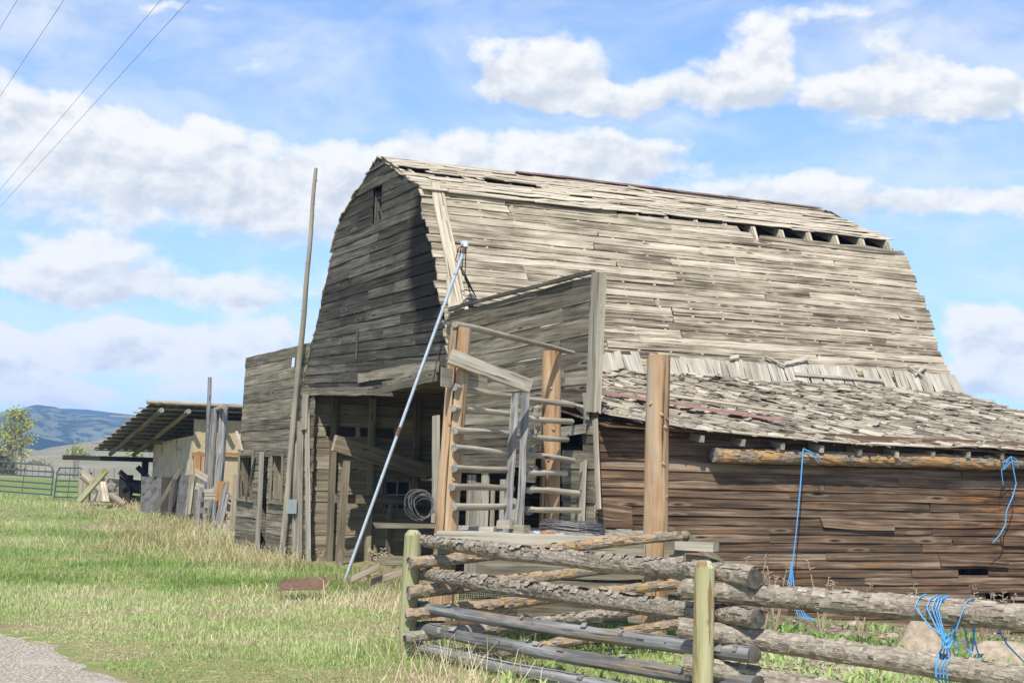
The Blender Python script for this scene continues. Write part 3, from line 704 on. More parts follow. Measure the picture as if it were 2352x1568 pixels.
mb = MB(); mb.plank(B(IT + .0, 1.55, 1.02), B(IT + .0, 2.05, 1.02), UP * .6, RT, .004, warp=0, jit=0, rag=0); sub(mb, 'pane', M['glass'], wf)
mb = MB(); mb.plank(B(ft - .02, 1.79, 1.02), B(ft - .02, 1.79, 1.62), d2v * .025, RT, .02, warp=0, jit=0); mb.plank(B(ft - .02, 1.55, 1.31), B(ft - .02, 2.05, 1.31), UP * .022, RT, .02, warp=0, jit=0); sub(mb, 'glazing_bar', M['greyboard'], wf)
mb = MB()
for z_ in (.15, .45, .75): mb.plank(B(.55, 1.3, z_), B(.4, 2.6, z_), UP * .24, RT, .025)
mb.plank(B(.62, 1.25, 0), B(.60, 1.3, 1.15), d2v * .1, RT, .03); mb.build('stall_gate', M['inner'], barn)
mb = MB(); a = gp(1004, 955); b = gp(1001, 1200); mb.plank(B(a[0], -.04, a[1]), B(b[0], -.04, b[1]), RT * .22, -d2v, .04); mb.build('door_jamb', M['greyboard'], barn)

# right wing false front
CT = gp(1384, 800)[0]
mb = MB()
rz0 = gp(1050, 712)[1]; rz1 = gp(1378, 633)[1]
wtop = lambda t: rz0 + (rz1 - rz0) * (t - 6.6) / (CT - 6.6)
wave = lambda t, z: .025 * math.sin((t - 6.6) * .65) - .03 * max(0, 8.2 - t) * (z > 3)
wall_rows(mb, -.1, rz1 - .02, .212, lambda z: TB - .10 + .03 * math.sin(z * 9), lambda z: CT - .06, -.03, joint=(3.5, 6.), rag=.03, jit=.004, tilt=.009, zoff=wave,
          holes=[(7.1, 9.35, -.2, 1.88), (10.15, 11.1, 2.12, 2.60), (9.75, 10.55, -.2, 2.1), (9.3, 9.8, -.2, 1.5)])
mb.build('right_wing_wall', M['wing'], barn)
mb = MB(); mb.plank(B(6.7, -.06, wtop(6.7) - .0), B(CT - .1, -.06, wtop(CT) + .02), UP * .05, -d2v, .05, rag=.03, jit=.004, warp=.002); mb.build('parapet_cap', M['gable'], barn)
mb = MB(); a = gp(1389, 628); b = gp(1378, 948)
mb.plank(B(a[0] - .1, -.09, a[1]), B(b[0] - .12, -.09, b[1]), RT * .2, -d2v, .05, rag=.02); mb.plank(B(a[0] + .10, -.09, a[1] - .02), B(b[0] + .08, -.09, b[1]), d2v * .05, RT, .02, rag=.02)
mb.build('corner_board', M['greyboard'], barn)
mb = MB()
for (x0, y0, x1, y1, w) in [(1357, 905, 1360, 968, .1), (1380, 962, 1388, 1172, .09), (1300, 1003, 1362, 995, .12), (1345, 1210, 1352, 1060, .14)]:
    a, b = gp(x0, y0), gp(x1, y1); u_ = RT * w if abs(x1 - x0) < 30 else UP * w
    mb.plank(B(a[0], -.09, a[1]), B(b[0], -.09, b[1]), u_, -d2v, .025, rag=.03)
a, b = gp(1292, 915), gp(1352, 985); mb.plank(B(a[0], .1, a[1]), B(b[0], .15, b[1]), UP * .25, -d2v, .03)
mb.build('loose_batten', M['greyboard'], barn)
mb = MB()
for i, (x0, w, z1) in enumerate([(7.25, .3, 1.72), (7.6, .16, 1.6), (7.85, .24, 1.74), (8.25, .1, 1.5), (8.6, .2, 1.66), (9.0, .14, 1.4)]):
    mb.plank(B(x0, .06 - .02 * i, .0), B(x0 + .03, .06 - .02 * i, z1), RT * w, -d2v, .025)
mb.build('upright_stall_board', M['greyboard'], barn)

# lean-to
TE = gp(1398, 956)[0]; ZE0 = gp(1398, 956)[1]
ez = lambda s: float(np.interp(s, [0, 2.4, 5, 9.9], [ZE0, ZE0 - .20, ZE0 - .22, ZE0 - .20]))
ztop = ZB + .03; run = TE - TB
def Lf(s, v, o=0.):          # v 0 at the top joint, 1 at the eave
    z = ztop + (ez(s) - ztop) * v - .05 * math.sin(math.pi * v) + .02 * math.sin(s * 1.9 + v * 3)
    return B(TB - .02 + run * v, s, z + o)
mb = MB()
for k in range(24): v = k / 24; mb.plank(Lf(-.02, v + 1 / 24, -.13), Lf(9.85, v + 1 / 24, -.13), Lf(0, v, 0) - Lf(0, v + 1 / 24 - .003, 0), UP, .02, seg=14, warp=0)
mb.build('roof_sheathing', M['red'], barn)
mb = MB(); NL = 18; sl_n = unit(RT * (ztop - ez(4)) + UP * run); sl_d = unit(RT * run + UP * (ez(4) - ztop)); LEN = run * 1.03
for k in range(NL):
    v1 = (k + 1) / NL; x = -.02 + rng.uniform(-.05, .05)
    bald = .10 if k < NL - 1 else .0
    while x < 9.85:
        w = rng.uniform(.035, .085); pat = float(fbm(x * .9 + 4, k * .22, 31, 3))
        if rng.random() > bald * (1.6 if pat > .5 else .4):
            lift = abs(rng.normal(0, .016)) * (1.5 if pat > .48 else .8); sk = rng.normal(0, .012)
            q = Lf(min(9.9, x), v1 + rng.normal(0, .006), .006 + lift)
            ln_ = rng.uniform(.40, .60); mb.plank(q - sl_d * ln_ - sl_n * (lift + .03), q + sl_d * sk * 3 + d2v * sk, d2v * (w - .008), sl_n, .010 + rng.uniform(0, .008), tilt=rng.normal(-.004, .018), seg=2, rag=.008, jit=.004, warp=.003)
        x += w
mb.build('lean_to_roof', M['shingle'], barn)
mb = MB(); x = 0.0
while x < 9.8:
    e = min(9.85, x + rng.uniform(.6, 1.6)); mb.plank(Lf(x, 1.012, .02), Lf(e, 1.012, .02), -sl_d * .15, sl_n, .016, tilt=.01, seg=3, rag=.02); x = e
mb.build('eave_course', M['shake'], barn)
for i in range(15):
    s_ = .75 + i * .62; mb = MB(); q = Lf(s_, 1.0, -.10); mb.beam(Lf(s_, .86, -.12), q, .06, .09); mb.build('rafter_tail', M['greyboard'], barn)
TW = TE - .30
zw = lambda s: -.10 - .095 * max(0, B(TW, s, 0)[0] - 3.3)
mb = MB()
broke = [(5.75, 6.3, .42, .56), (6.25, 6.7, .1, .3)]
wall_rows(mb, -1.1, 2.36, .112, lambda z: 0.0, lambda z: 9.7, 0, P=lambda t, z: B(TW, t, z), nrm=RT, joint=(2.6, 6.), rag=.015, jit=.0028, tilt=.020, holes=broke, zoff=lambda t, z: .006 * math.sin(t * 1.7 + z * 5))
for (s0, s1, z, w) in [(5.4, 6.6, .62, .13), (6.0, 7.2, .24, .12), (.05, .5, 1.1, .3), (3.4, 4.6, 1.13, .12), (6.5, 7.8, .9, .12)]: mb.plank(B(TW + .03, s0, z), B(TW + .045, s1, z - .03), UP * w, RT, .025, rag=.05, jit=.015, tilt=.02)
mb.build('lean_to_wall', M['red'], barn)
mb = MB(); mb.plank(B(TW - .4, 9.6, -1), B(TW - .4, 9.6, 2.2), RT * -4.2, d2v, .03); mb.build('lean_to_end_wall', M['red'], barn)

# ------------------------------------------------------------------ poles and pipes by the barn
mb = MB(); mb.tube([dep(645, 1312, 30.7), dep(690, 800, 29.95), dep(726, 388, 29.35)], [.072, .056, .036], 10, step=.35, lump=.03, jit=.02)
for i in range(34):
    t = i / 34; p = dep(645, 1300, 30.7) * (1 - t) + dep(726, 388, 29.35) * t; a = rng.uniform(0, 6.28); q = A(math.cos(a), math.sin(a), 0) * (.072 - .036 * t)
    mb.tube([p + q * .8, p + q * 1.35 + UP * .02], [.016, .008], 5)
o = mb.build('leaning_pole', M['skirt'], base=dep(645, 1300, 30.7), smooth=True); tag(o, 'tall slim knotted grey pole leaning against the left wing of the barn', 'pole')
pt, pb = dep(1066, 575, 23.35), dep(790, 1338, 23.7)
pipe = thing('service_pipe', 'slender pale blue galvanised pipe leaning up from the grass across the doorway', 'pipe', pb)
mb = MB(); mb.tube([pb, pb * .5 + pt * .5, pt], .027, 10, step=1.5); mb.build('pipe', M['steel'], pipe, smooth=True)
mb = MB(); j = pb + (pt - pb) * .455; dj = unit(pt - pb); mb.tube([j - dj * .07, j + dj * .07], .038, 10); mb.build('coupling', M['rust'], pipe, smooth=True)
mb = MB(); e = pt + dj * .02; mb.tube([pt - dj * .05, pt + dj * .05], .036, 10, 1); mb.tube([pt + dj * .05, pt + dj * .11 + RT * -.02, pt + dj * .12 - RT * .09 - d2v * .03], [.04, .05, .045], 10)
mb.build('weatherhead', [M['steel'], M['rust']], pipe, smooth=True)
for k in range(4):
    mb = MB(); h0 = pt + dj * .10 - RT * .08; ph = rng.uniform(0, 6)
    P = [h0, h0 + A(-.09 + .04 * k, -.02, -.06), h0 + A(-.13 + .05 * k, .1, -.22 - .1 * k), h0 + A(.02 + .06 * k, .25, -.42 - .12 * k), h0 + A(.10 - .03 * k, .32, -.70 + .1 * k), h0 + A(.04 + .03 * k, .35, -.45 - .12 * k)]
    mb.tube(P, .008, 5); mb.build('wire', M['cable'], pipe)

# ------------------------------------------------------------------ loading chute
chute = thing('loading_chute', 'weathered pole-railed loading chute of peeled log posts in front of the right wing', 'loading chute', dep(1005, 1440, 16.1) * A(1, 1, 0))
def down(p, q, z=-.15): d = q - p; return q + d * ((q[2] - z) / -d[2])
def knots_on(mb, a, b, r, n=5):
    for i in range(n):
        t = rng.uniform(.05, .9); an = rng.uniform(3.6, 5.8); p = a + (b - a) * t + A(math.cos(an), math.sin(an), 0) * r * .9
        mb.tube([p, p + A(math.cos(an), math.sin(an), 0) * r * .22], [r * .2, r * .13], 7)
a, b = dep(1058, 753, 16.1), dep(1026, 1218, 16.1); b = down(a, b); mb = MB(); mb.tube([a, b], [.112, .132], 20, step=.4, lump=.015, jit=.012); knots_on(mb, a, b, .122, 6); mb.build('post', M['peeled'], chute, smooth=False)
a, b = dep(1268, 806, 18.6), dep(1262, 1215, 18.6); b = down(a, b); mb = MB(); mb.tube([a, b], [.118, .122], 20, step=.4, lump=.015, jit=.012); knots_on(mb, a, b, .12, 5); mb.build('post', M['peeled'], chute)
mb = MB(); mb.tube([dep(1044, 745, 15.98), dep(1180, 776, 17.4), dep(1318, 811, 18.8)], [.036, .033, .027], 9, cap=1, step=.3, lump=.02, jit=.03); mb.build('top_pole', [M['tanlog'], M['logendlight']], chute, smooth=True)
for (y0, y1) in [(891, 912), (936, 950), (986, 997), (1028, 1043), (1074, 1081), (1118, 1123), (1163, 1164)]:
    mb = MB(); mb.tube([dep(1043 + rng.uniform(-4, 2), y0, 15.9), dep(1178, y1, 17.35)], [.040, .033], 9, cap=1, step=.25, lump=.022, jit=.03); mb.build('rail', [M['tanlog'], M['logendlight']], chute, smooth=True)
for (x1, y0, y1) in [(1314, 915, 929), (1313, 959, 968), (1302, 1001, 1009), (1318, 1045, 1056), (1300, 1085, 1089), (1328, 1125, 1131), (1330, 1167, 1172)]:
    mb = MB(); mb.tube([dep(1206, y0, 17.38), dep(x1, y1, 18.45)], [.033, .036], 9, cap=1, step=.25, lump=.022, jit=.03); mb.build('rail', [M['tanlog'], M['logendlight']], chute, smooth=True)
for (x0, y0) in [(1228, 943), (1225, 991), (1222, 1034), (1220, 1081), (1218, 1127), (1214, 1175)]:
    mb = MB(); mb.tube([dep(x0, y0, 17.55), dep(x0 + 9, y0 - 6, 19.0)], .041, 9, cap=1, step=.4, jit=.03); mb.build('rail', [M['tanlog'], M['logendlight']], chute, smooth=True)
for (x0, y0, x1, y1, w) in [(1184, 905, 1163, 1224, .09), (1207, 905, 1192, 1226, .085)]:
    mb = MB(); p, q = dep(x0, y0, 17.25), dep(x1, y1, 17.1); mb.plank(q - A(w / 2, 0, 0), p - A(w / 2, 0, 0), A(w, 0, 0), A(0, -1, 0), .045, seg=8, rag=.02, jit=.006, warp=.008); mb.build('stake', M['greylog'], chute)
mb = MB(); p, q = dep(1028, 836, 15.72), dep(1214, 903, 16.95); mb.plank(p, q, dep(1039, 805, 15.80) - p, unit(A(.2, -1, .35)), .04, rag=.015); mb.build('slanting_board', M['shake'], chute)
mb = MB(); p, q = dep(1012, 888, 15.80), dep(1118, 906, 16.75); mb.plank(p, q, dep(1012, 843, 15.80) - p, unit(A(.3, -1, 0)), .04, rag=.02); mb.build('top_board', M['greyboard'], chute)
mb = MB(); p, q = dep(861, 1210, 15.95), dep(1003, 1213, 15.92); mb.plank(p, q, UP * .045, A(0, -1, 0), .10, rag=.03, jit=.006); mb.build('ledge_board', M['wing'], chute)
for (x0, y0, x1, y1, z0, z1, h) in [(1002, 1233, 1400, 1249, 15.75, 15.55, .145), (1000, 1264, 1375, 1276, 15.85, 15.65, .13), (1350, 1263, 1572, 1260, 15.5, 15.25, .185), (1100, 1300, 1565, 1313, 15.8, 15.3, .17), (1090, 1345, 1560, 1362, 15.8, 15.3, .17), (1085, 1392, 1560, 1412, 15.8, 15.3, .18)]:
    mb = MB(); mb.beam(dep(x0, y0, z0), dep(x1, y1, z1), .2, h, seg=10, jit=.006, warp=.005, rag=.02); mb.build('timber', M['wing'] if h != .145 else M['greyboard'], chute)
mb = MB(); z_ = dep(1002, 1220, 15.75)[2] - .02
for i in range(13): x = -.75 + i * .19; mb.plank(A(x, 15.85 - (x + .7) * .1, z_ - .03), A(x, 18.9, z_ - .03), A(.18, 0, 0), UP, .03, rag=.03)
mb.build('deck', M['greyboard'], chute)
for (x0, y0, x1, y1, h) in [(1148, 1203, 1180, 1204, .09), (1178, 1215, 1212, 1217, .10), (1082, 1213, 1140, 1214, .05)]:
    mb = MB(); mb.beam(dep(x0, y0, 16.6), dep(x1, y1, 16.5), .14, h); mb.build('spacer_block', M['greyboard'], chute)
a, b = dep(1512, 816, 15.3), dep(1506, 1222, 15.3); b = down(a, b)
mb = MB(); mb.tube([a, b], [.116, .128], 22, step=.35, lump=.012, jit=.010); knots_on(mb, a, b, .12, 7)
gpost = mb.build('log_post', M['peeled'], base=b * A(1, 1, 0)); tag(gpost, 'lone thick peeled orange log post standing right of the chute before the shingled lean-to', 'post')

def coil(mb, c, ax1, ax2, R, n, wob, r, spread):
    """loose wire loops"""
    P = []
    for i in range(n * 22):
        a = 2 * math.pi * i / 22; k = i / 22; q = mnoise.noise_vector(Vector((k * .8, a * .5, R * 9)))
        rr = R * (1 + wob * q.x)
        P.append(c + ax1 * math.cos(a) * rr + ax2 * math.sin(a) * rr * (1 + wob * .5 * q.y) + np.cross(ax1, ax2) * q.z * spread + A(q.y, q.x, q.z) * wob * R * .35)
    mb.tube(P, r, 4)
mb = MB(); cc = dep(963, 1158, 15.95)
for k in range(3): coil(mb, cc + A(.03 * k, -.02 * k, -.01 * k), unit(A(1, .25, 0)), UP, .15 - .02 * k, 3, .42, .003, .13)
o = mb.build('wire_coil', M['wire'], base=cc - UP * .16); tag(o, 'tangled coil of rusty wire hanging beside the left chute post', 'wire coil')
mb = MB(); cc = dep(1315, 1209, 16.6)
for k in range(6): coil(mb, cc + UP * (.012 * (k - 3) + .01), A(1, .0, -.03), A(0, 1, 0), .35 - .02 * (k % 3), 6, .07, .0045, .05)
o = mb.build('wire_roll', M['wire'], base=cc - UP * .06); tag(o, 'flat roll of grey wire lying on the chute deck', 'wire roll')
st = thing('ratchet_strap', 'orange buckled strap draped over the chute timber', 'strap', dep(1246, 1228, 15.6))
mb = MB(); p = dep(1240, 1226, 15.62); mb.beam(p, p + A(.07, 0, .02), .03, .03); mb.beam(p + A(.08, 0, -.015), p + A(.14, .02, .02), .03, .02); mb.build('buckle', M['orange'], st)
mb = MB(); p = dep(1226, 1223, 15.62); mb.plank(p, p + A(.12, 0, -.03), UP * .02, A(0, -1, .3), .006); p = dep(1262, 1232, 15.62); mb.plank(p, p + A(.14, 0, .02), UP * .02, A(0, -1, .3), .006); mb.build('webbing', M['strap'], st)

# ------------------------------------------------------------------ log fences
def log(mb, p0, p1, r0, r1, capm=1, n=14, lump=.02, jit=.045, sag=.0): mb.tube([p0, p1], [r0, r1], n, cap=capm, step=.12, lump=lump, jit=jit, sag=sag)
def flakes(mb, p0, p1, r0, r1, num, mi=0):
    d = unit(p1 - p0); L = np.linalg.norm(p1 - p0); u = unit(np.cross(d, UP)); w = np.cross(u, d)
    for i in range(num):
        t = rng.random(); r = r0 + (r1 - r0) * t; a = rng.uniform(-.5, 3.6); nrm = u * math.cos(a) + w * math.sin(a)
        p = p0 + (p1 - p0) * t + nrm * r * .98; tn = np.cross(nrm, d)
        l, b = rng.uniform(.015, .05), rng.uniform(.01, .03); lift = rng.uniform(.003, .011)
        v = [p - d * l - tn * b, p + d * l - tn * b, p + d * l + tn * b + nrm * lift, p - d * l + tn * b + nrm * lift * rng.uniform(0, 1.2)]
        g0 = rng.uniform(-50, 50, 3); mb.add(v, [(0, 1, 2, 3)], [g0 + A(l * (k in (1, 2)), b * (k > 1), 0) for k in range(4)], rng.random(), mi)
LE = {'bark': [M['bark'], M['logend']], 'peel': [M['barkpeel'], M['logendlight']], 'grey': [M['greylog'], M['logend']]}
def rail(parent, p0, p1, r0, r1, kind, lump=None, fl=0, sag=0.):
    lump = lump if lump is not None else {'bark': .018, 'peel': .022, 'grey': .010}[kind]
    mb = MB(); log(mb, p0, p1, r0, r1, jit={'bark': .038, 'peel': .036, 'grey': .02}[kind], lump=lump, sag=sag)
    if fl: flakes(mb, p0, p1, r0, r1, fl)
    if kind == 'grey': knots_on(mb, p0, p1, (r0 + r1) / 2, 12)
    return mb.build('rail', LE[kind], parent, smooth=False)
def fpost(parent, pt_, pb_, r, mt='treated'):
    mb = MB(); n = 20; ax = unit(pt_ - pb_); mb.tube([pb_, pt_ - ax * .05], r, n, step=.2, jit=.004)
    b0 = len(mb.v); mb.tube([pt_ - ax * .05, pt_ - ax * .015, pt_], [r * .99, r * .72, r * .45], 8)
    return mb.build('post', M[mt], parent)
p1t, p1b = dep(950, 1216, 14.1), dep(933, 1512, 14.1); p2t, p2b = dep(1619, 1286, 10.4), dep(1610, 1800, 10.4)
ff = thing('log_fence', 'near log rail fence run strung between two green treated posts', 'fence', p1b, 'log rail fences in front of the barn')
fpost(ff, p1t, down(p1t, p1b, -.2), .080); fpost(ff, p2t, down(p2t, p2b, -.2), .071, 'flaked')
rail(ff, dep(956, 1241, 14.22), dep(1735, 1325, 10.18), .050, .068, 'bark', fl=420, sag=.02)
rail(ff, dep(962, 1316, 14.22), dep(1738, 1420, 10.15), .058, .064, 'bark', fl=420, sag=.025)
rail(ff, dep(962, 1391, 14.2), dep(1732, 1500, 10.15), .052, .060, 'grey', sag=.03, fl=18)
rail(ff, dep(955, 1438, 14.2), dep(1740, 1572, 10.15), .052, .060, 'grey', sag=.03, fl=18)
rail(ff, dep(945, 1482, 14.2), dep(1740, 1648, 10.15), .050, .060, 'grey', sag=.01, fl=18)
fr = thing('log_fence', 'far log rail fence run slanting back from the green post to the chute', 'fence', p1b + A(.3, .25, 0), 'log rail fences in front of the barn')
for (x0, y0, x1, y1, za, zb_, r0, r1, kd) in [(945, 1293, 1572, 1228, 13.92, 15.02, .052, .045, 'peel'), (940, 1361, 1425, 1303, 13.92, 14.9, .060, .045, 'peel'), (936, 1413, 1582, 1338, 13.92, 15.05, .056, .045, 'peel'),
                                        (930, 1466, 1490, 1398, 13.92, 14.9, .052, .045, 'bark'), (972, 1530, 1592, 1426, 13.98, 15.0, .055, .042, 'peel')]:
    rail(fr, dep(x0, y0, za), dep(x1, y1, zb_), r0, r1, kd, fl=260)
fg = thing('log_fence', 'right hand log rail fence run leading out of view past the blue twine', 'fence', p2b * A(1, 1, 0) + A(.3, .2, -.05), 'log rail fences in front of the barn')
S1a, S1b = dep(1572, 1353, 10.55), dep(2440, 1425, 9.3)
rail(fg, S1a, S1b, .070, .080, 'bark', fl=460, lump=.008); S2a, S2b = dep(1566, 1443, 10.55), dep(2440, 1572, 9.3); rail(fg, S2a, S2b, .066, .078, 'bark', fl=460, lump=.008)
rail(fg, dep(1578, 1525, 10.55), dep(2200, 1640, 9.6), .066, .075, 'bark', fl=200)
rail(fg, dep(1520, 1318, 12.6), dep(1735, 1402, 11.6), .05, .05, 'bark', fl=60) if False else None

# scraps by the chute corner
def single(mb, name, mat, base, label, cat, group=None, smooth=False):
    o = mb.build(name, mat, base=base, smooth=smooth); return tag(o, label, cat, group)
mb = MB(); p = dep(1556, 1252, 14.9); q = dep(1643, 1256, 14.7); mb.beam(p, q, .14, .085); single(mb, 'timber_offcut', M['greyboard'], p - UP * .04, 'short squared grey timber resting across the fence log ends by the lone post', 'timber')
mb = MB(); p, q = dep(1562, 1232, 15.1), dep(1660, 1312, 14.9); mb.plank(q, p, A(.05, 0, .07), A(0, -1, 0), .03); single(mb, 'leaning_board', M['wing'], q, 'narrow board slanting down behind the squared grey offcut', 'board')
for (x0, y0, x1, y1, r, lb) in [(1530, 1290, 1572, 1283, .035, 'stubby bark covered log piece beside the lone post'), (1575, 1278, 1625, 1284, .035, 'pale split log piece above the mottled fence post')]:
    mb = MB(); log(mb, dep(x0, y0, 14.9), dep(x1, y1, 14.8), r, r, n=9); single(mb, 'log_offcut', LE['peel'], dep(x0, y0, 14.9) - UP * r, lb, 'log', 'log offcuts by the chute')
for (x0, y0, x1, y1, lb) in [(968, 1431, 1155, 1434, 'upper rusty angle bar low behind the log rails'), (1000, 1496, 1110, 1497, 'lower rusty angle bar low behind the log rails')]:
    mb = MB(); p, q = dep(x0, y0, 14.75), dep(x1, y1, 14.95); mb.plank(p, q, UP * .035, A(0, -1, 0), .006); mb.plank(p - UP * .006, q - UP * .006, A(0, .04, 0), UP * -1, .005); single(mb, 'angle_bar', M['rust'], p, lb, 'metal bar', 'rusty angle bars')
mb = MB(); p, q = dep(1055, 1375, 15.1), dep(1180, 1368, 15.3)
for i in range(26): t = i / 25; x = p + (q - p) * t; mb.tube([x, x + A(0, .25, .07)], .004, 4)
for i in range(6): t = i / 5 * A(0, .25, .07); mb.tube([p + t, q + t], .004, 4)
single(mb, 'wire_mesh_panel', M['cable'], p, 'dark wire mesh panel half hidden behind the log rails', 'wire mesh')

# blue twine
def strand(mb, pts, r=.0042): mb.tube([np.asarray(p) for p in pts], [r * rng.uniform(.75, 1.3) for _ in pts], 5)
mb = MB(); kn = dep(2168, 1463, 9.55)
def on_log(a_, b_, px, ang, r, Y):          # a point on a log's skin, ang from the camera side (0) over the top (90)
    t = (px - 1572) / (2440 - 1572); ax = unit(b_ - a_); u = unit(np.cross(ax, UP)); w = np.cross(u, ax); u = u if u[1] < 0 else -u
    w = w if w[2] > 0 else -w; lo, hi = 0., 1.
    for _ in range(30):
        m_ = (lo + hi) / 2; pm = a_ + (b_ - a_) * m_; dlt = CR.T @ (pm - CO); x_ = CX + F * dlt[0] / -dlt[2]
        if x_ < px: lo = m_
        else: hi = m_
    pm = a_ + (b_ - a_) * lo; rr = r + .018
    return pm + u * math.cos(math.radians(ang)) * rr + w * math.sin(math.radians(ang)) * rr
for px in (2114, 2140, 2152, 2160, 2166, 2222):
    strand(mb, [on_log(S1a, S1b, px + 30, 200, .077, 9.5), on_log(S1a, S1b, px + 22, 140, .077, 9.5), on_log(S1a, S1b, px + 10, 95, .077, 9.5), on_log(S1a, S1b, px + 2, 50, .077, 9.5), on_log(S1a, S1b, px - 2, 10, .08, 9.5), kn * .45 + on_log(S1a, S1b, px + 2, -30, .08, 9.5) * .55 - A(0, .02, 0), kn + rng.normal(0, .008, 3)])
for px in (2160, 2168, 2176, 2184, 2158):
    strand(mb, [kn + rng.normal(0, .008, 3), kn + A((px - 2168) * .0016, -.02, -.06), on_log(S2a, S2b, px, 70, .075, 9.5), on_log(S2a, S2b, px - 2, 20, .076, 9.5), on_log(S2a, S2b, px, -35, .076, 9.5), on_log(S2a, S2b, px + 3, -80, .08, 9.5)])
strand(mb, [kn + A(.01, -.02, .02), kn + A(-.02, -.03, 0), kn + A(.0, -.03, -.03), kn + A(.025, -.02, 0), kn + A(.0, -.03, .02), kn + A(-.015, -.025, -.05)], .010)
for (x0, y0, x1, y1) in [(2190, 1440, 2200, 1500), (2200, 1440, 2176, 1500), (2225, 1440, 2262, 1540), (2212, 1440, 2228, 1500), (2275, 1440, 2352, 1520), (2190, 1440, 2170, 1510), (2240, 1440, 2232, 1502)]:
    strand(mb, [dep(x0, y0 - 30, 9.66), dep((x0 + x1) / 2, (y0 + y1) / 2, 9.68), dep(x1, y1, 9.66)], .005)
single(mb, 'baling_twine', M['twine'], kn - UP * .3, 'bundle of bright blue twine knotted around the two right fence logs', 'twine', 'blue baling twine')

# log hung under the eave, with twine tails
def wallp(px, py, o_=0.): return on_plane(px, py, B(TW + .16 + o_, 0, 0), RT)
l0, l1 = wallp(1640, 1045), wallp(2360, 1063); l1 = l0 + (l1 - l0) * 1.35
mb = MB(); log(mb, l0, l1, .098, .092, n=16, lump=.025); flakes(mb, l0, l1, .098, .092, 150)
single(mb, 'hung_log', LE['peel'], l0, 'long bark flecked log slung under the lean-to eave', 'log')
mb = MB(); a = wallp(1845, 1030, .11); b = wallp(1815, 1336, .14)
strand(mb, [wallp(1850, 1026, -.12), a + UP * .0, wallp(1838, 1120, .13), wallp(1828, 1230, .14), b], .0075)
strand(mb, [a, wallp(1862, 1040, .14), wallp(1880, 1062, .15), wallp(1884, 1050, .15), wallp(1860, 1036, .14), a], .006)
for k in range(4): strand(mb, [wallp(1818, 1290, .14), wallp(1813 + k * 3, 1325, .16), wallp(1808 + k * 5, 1342, .2), wallp(1826 + 3 * k, 1385, .35), wallp(1832 + 6 * k, 1412, .5), wallp(1850 + 8 * k, 1421 + k, .6)], .005)
single(mb, 'baling_twine', M['twine'], b - UP * .4, 'long straight blue twine hanging from the eave log to the ground', 'twine', 'blue baling twine')
mb = MB(); a = wallp(2322, 1048, .11)
strand(mb, [wallp(2325, 1040, -.1), a, wallp(2334, 1110, .13), wallp(2326, 1140, .13), wallp(2312, 1172, .13), wallp(2309, 1205, .13), wallp(2296, 1228, .13), wallp(2280, 1246, .13)], .0075)
strand(mb, [a, wallp(2304, 1062, .14), wallp(2306, 1078, .14), wallp(2320, 1060, .14), wallp(2340, 1072, .15), wallp(2336, 1056, .14), a], .006); strand(mb, [a, wallp(2300, 1080, .13), wallp(2304, 1112, .13)], .006)
single(mb, 'baling_twine', M['twine'], a - UP * .9, 'short kinked blue twine tail dangling near the right end of the eave log', 'twine', 'blue baling twine')
# loose strips lying on the lean-to roof
def roofp(px, py, o_=.06): n_ = unit(RT * (ztop - ez(3)) + UP * run); return on_plane(px, py, Lf(1.5, .6, 0), n_) + n_ * o_
mb = MB(); p, q = roofp(1396, 921, .09), roofp(1812, 986, .09); mb.plank(p, q, -sl_d * .30, sl_n, .006, seg=8, jit=.004, warp=.006); single(mb, 'rusty_strip', M['fade_red'], p, 'faded red metal strip lying along the shingled lean-to roof', 'metal strip')
mb = MB(); p, q = roofp(1396, 910, .13), roofp(1815, 968, .13); mb.tube([p, q], .022, 8, step=.4, lump=.01); single(mb, 'loose_pole', M['tanlog'], p, 'thin grey pole lying above the faded red strip on the shingles', 'pole')

def ong(px, py):
    q = gnd(px, py, 0.)
    for _ in range(12): q = gnd(px, py, float(hgt(q[0], q[1])))
    return q
# ------------------------------------------------------------------ rocks in the yard
def rock(c, sx, sy, sz, seed, peak=0.):
    mb = MB(); n, m = 14, 9
    def fn(u, v):
        th, ph = u * 2 * math.pi, v * math.pi; x, y, z = math.sin(ph) * math.cos(th), math.sin(ph) * math.sin(th), -math.cos(ph)
        q = mnoise.noise(Vector((x * 1.3 + seed, y * 1.3, z * 1.3))); k = 1 + .32 * q + .07 * mnoise.noise(Vector((x * 5 + seed, y * 5, z * 5)))
        if peak:
            zz = (z + 1) / 2; w_ = (1 - zz ** 1.15) * .96 + .05; x, y = math.cos(th) * w_, math.sin(th) * w_ * (1 - .3 * (math.cos(th) < 0)); k = 1 + .16 * q
            return c + A((x - .12 * zz) * sx * k, y * sy * k, (zz * 1.12 - .12) * sz)
        return c + A(x * sx * k, y * sy * k, max(-.35, z) * sz * k)
    mb.grid(fn, n, m); return mb
c = ong(2120, 1506); single(rock(c, .36, .26, .44, 3., .62), 'boulder', M['stone'], c, 'tall pointed tan boulder in the yard behind the blue twine', 'boulder', smooth=True)
c = ong(2300, 1520); single(rock(c, .46, .26, .21, 8.), 'boulder', M['stone'], c, 'low broad grey boulder in the yard at the right of the pointed one', 'boulder', smooth=True)
for i, (px, py, Y, s_, lb) in enumerate([(1968, 1437, 17.6, .12, 'rounded stone in the weeds left of the pointed boulder'), (2290, 1452, 17.2, .15, 'flat pale stone behind the low broad boulder'), (1935, 1556, 12.9, .07, 'small white stone in the grass below the right fence logs'), (2222, 1436, 18.4, .13, 'grey stone beside the wall behind the twine'), (2050, 1462, 16.8, .08, 'small stone just left of the pointed boulder')]):
    c = ong(px, py); single(rock(c, s_, s_ * .8, s_ * .6, i * 2.7), 'stone', M['stone'], c, lb, 'stone', 'loose yard stones', smooth=True)

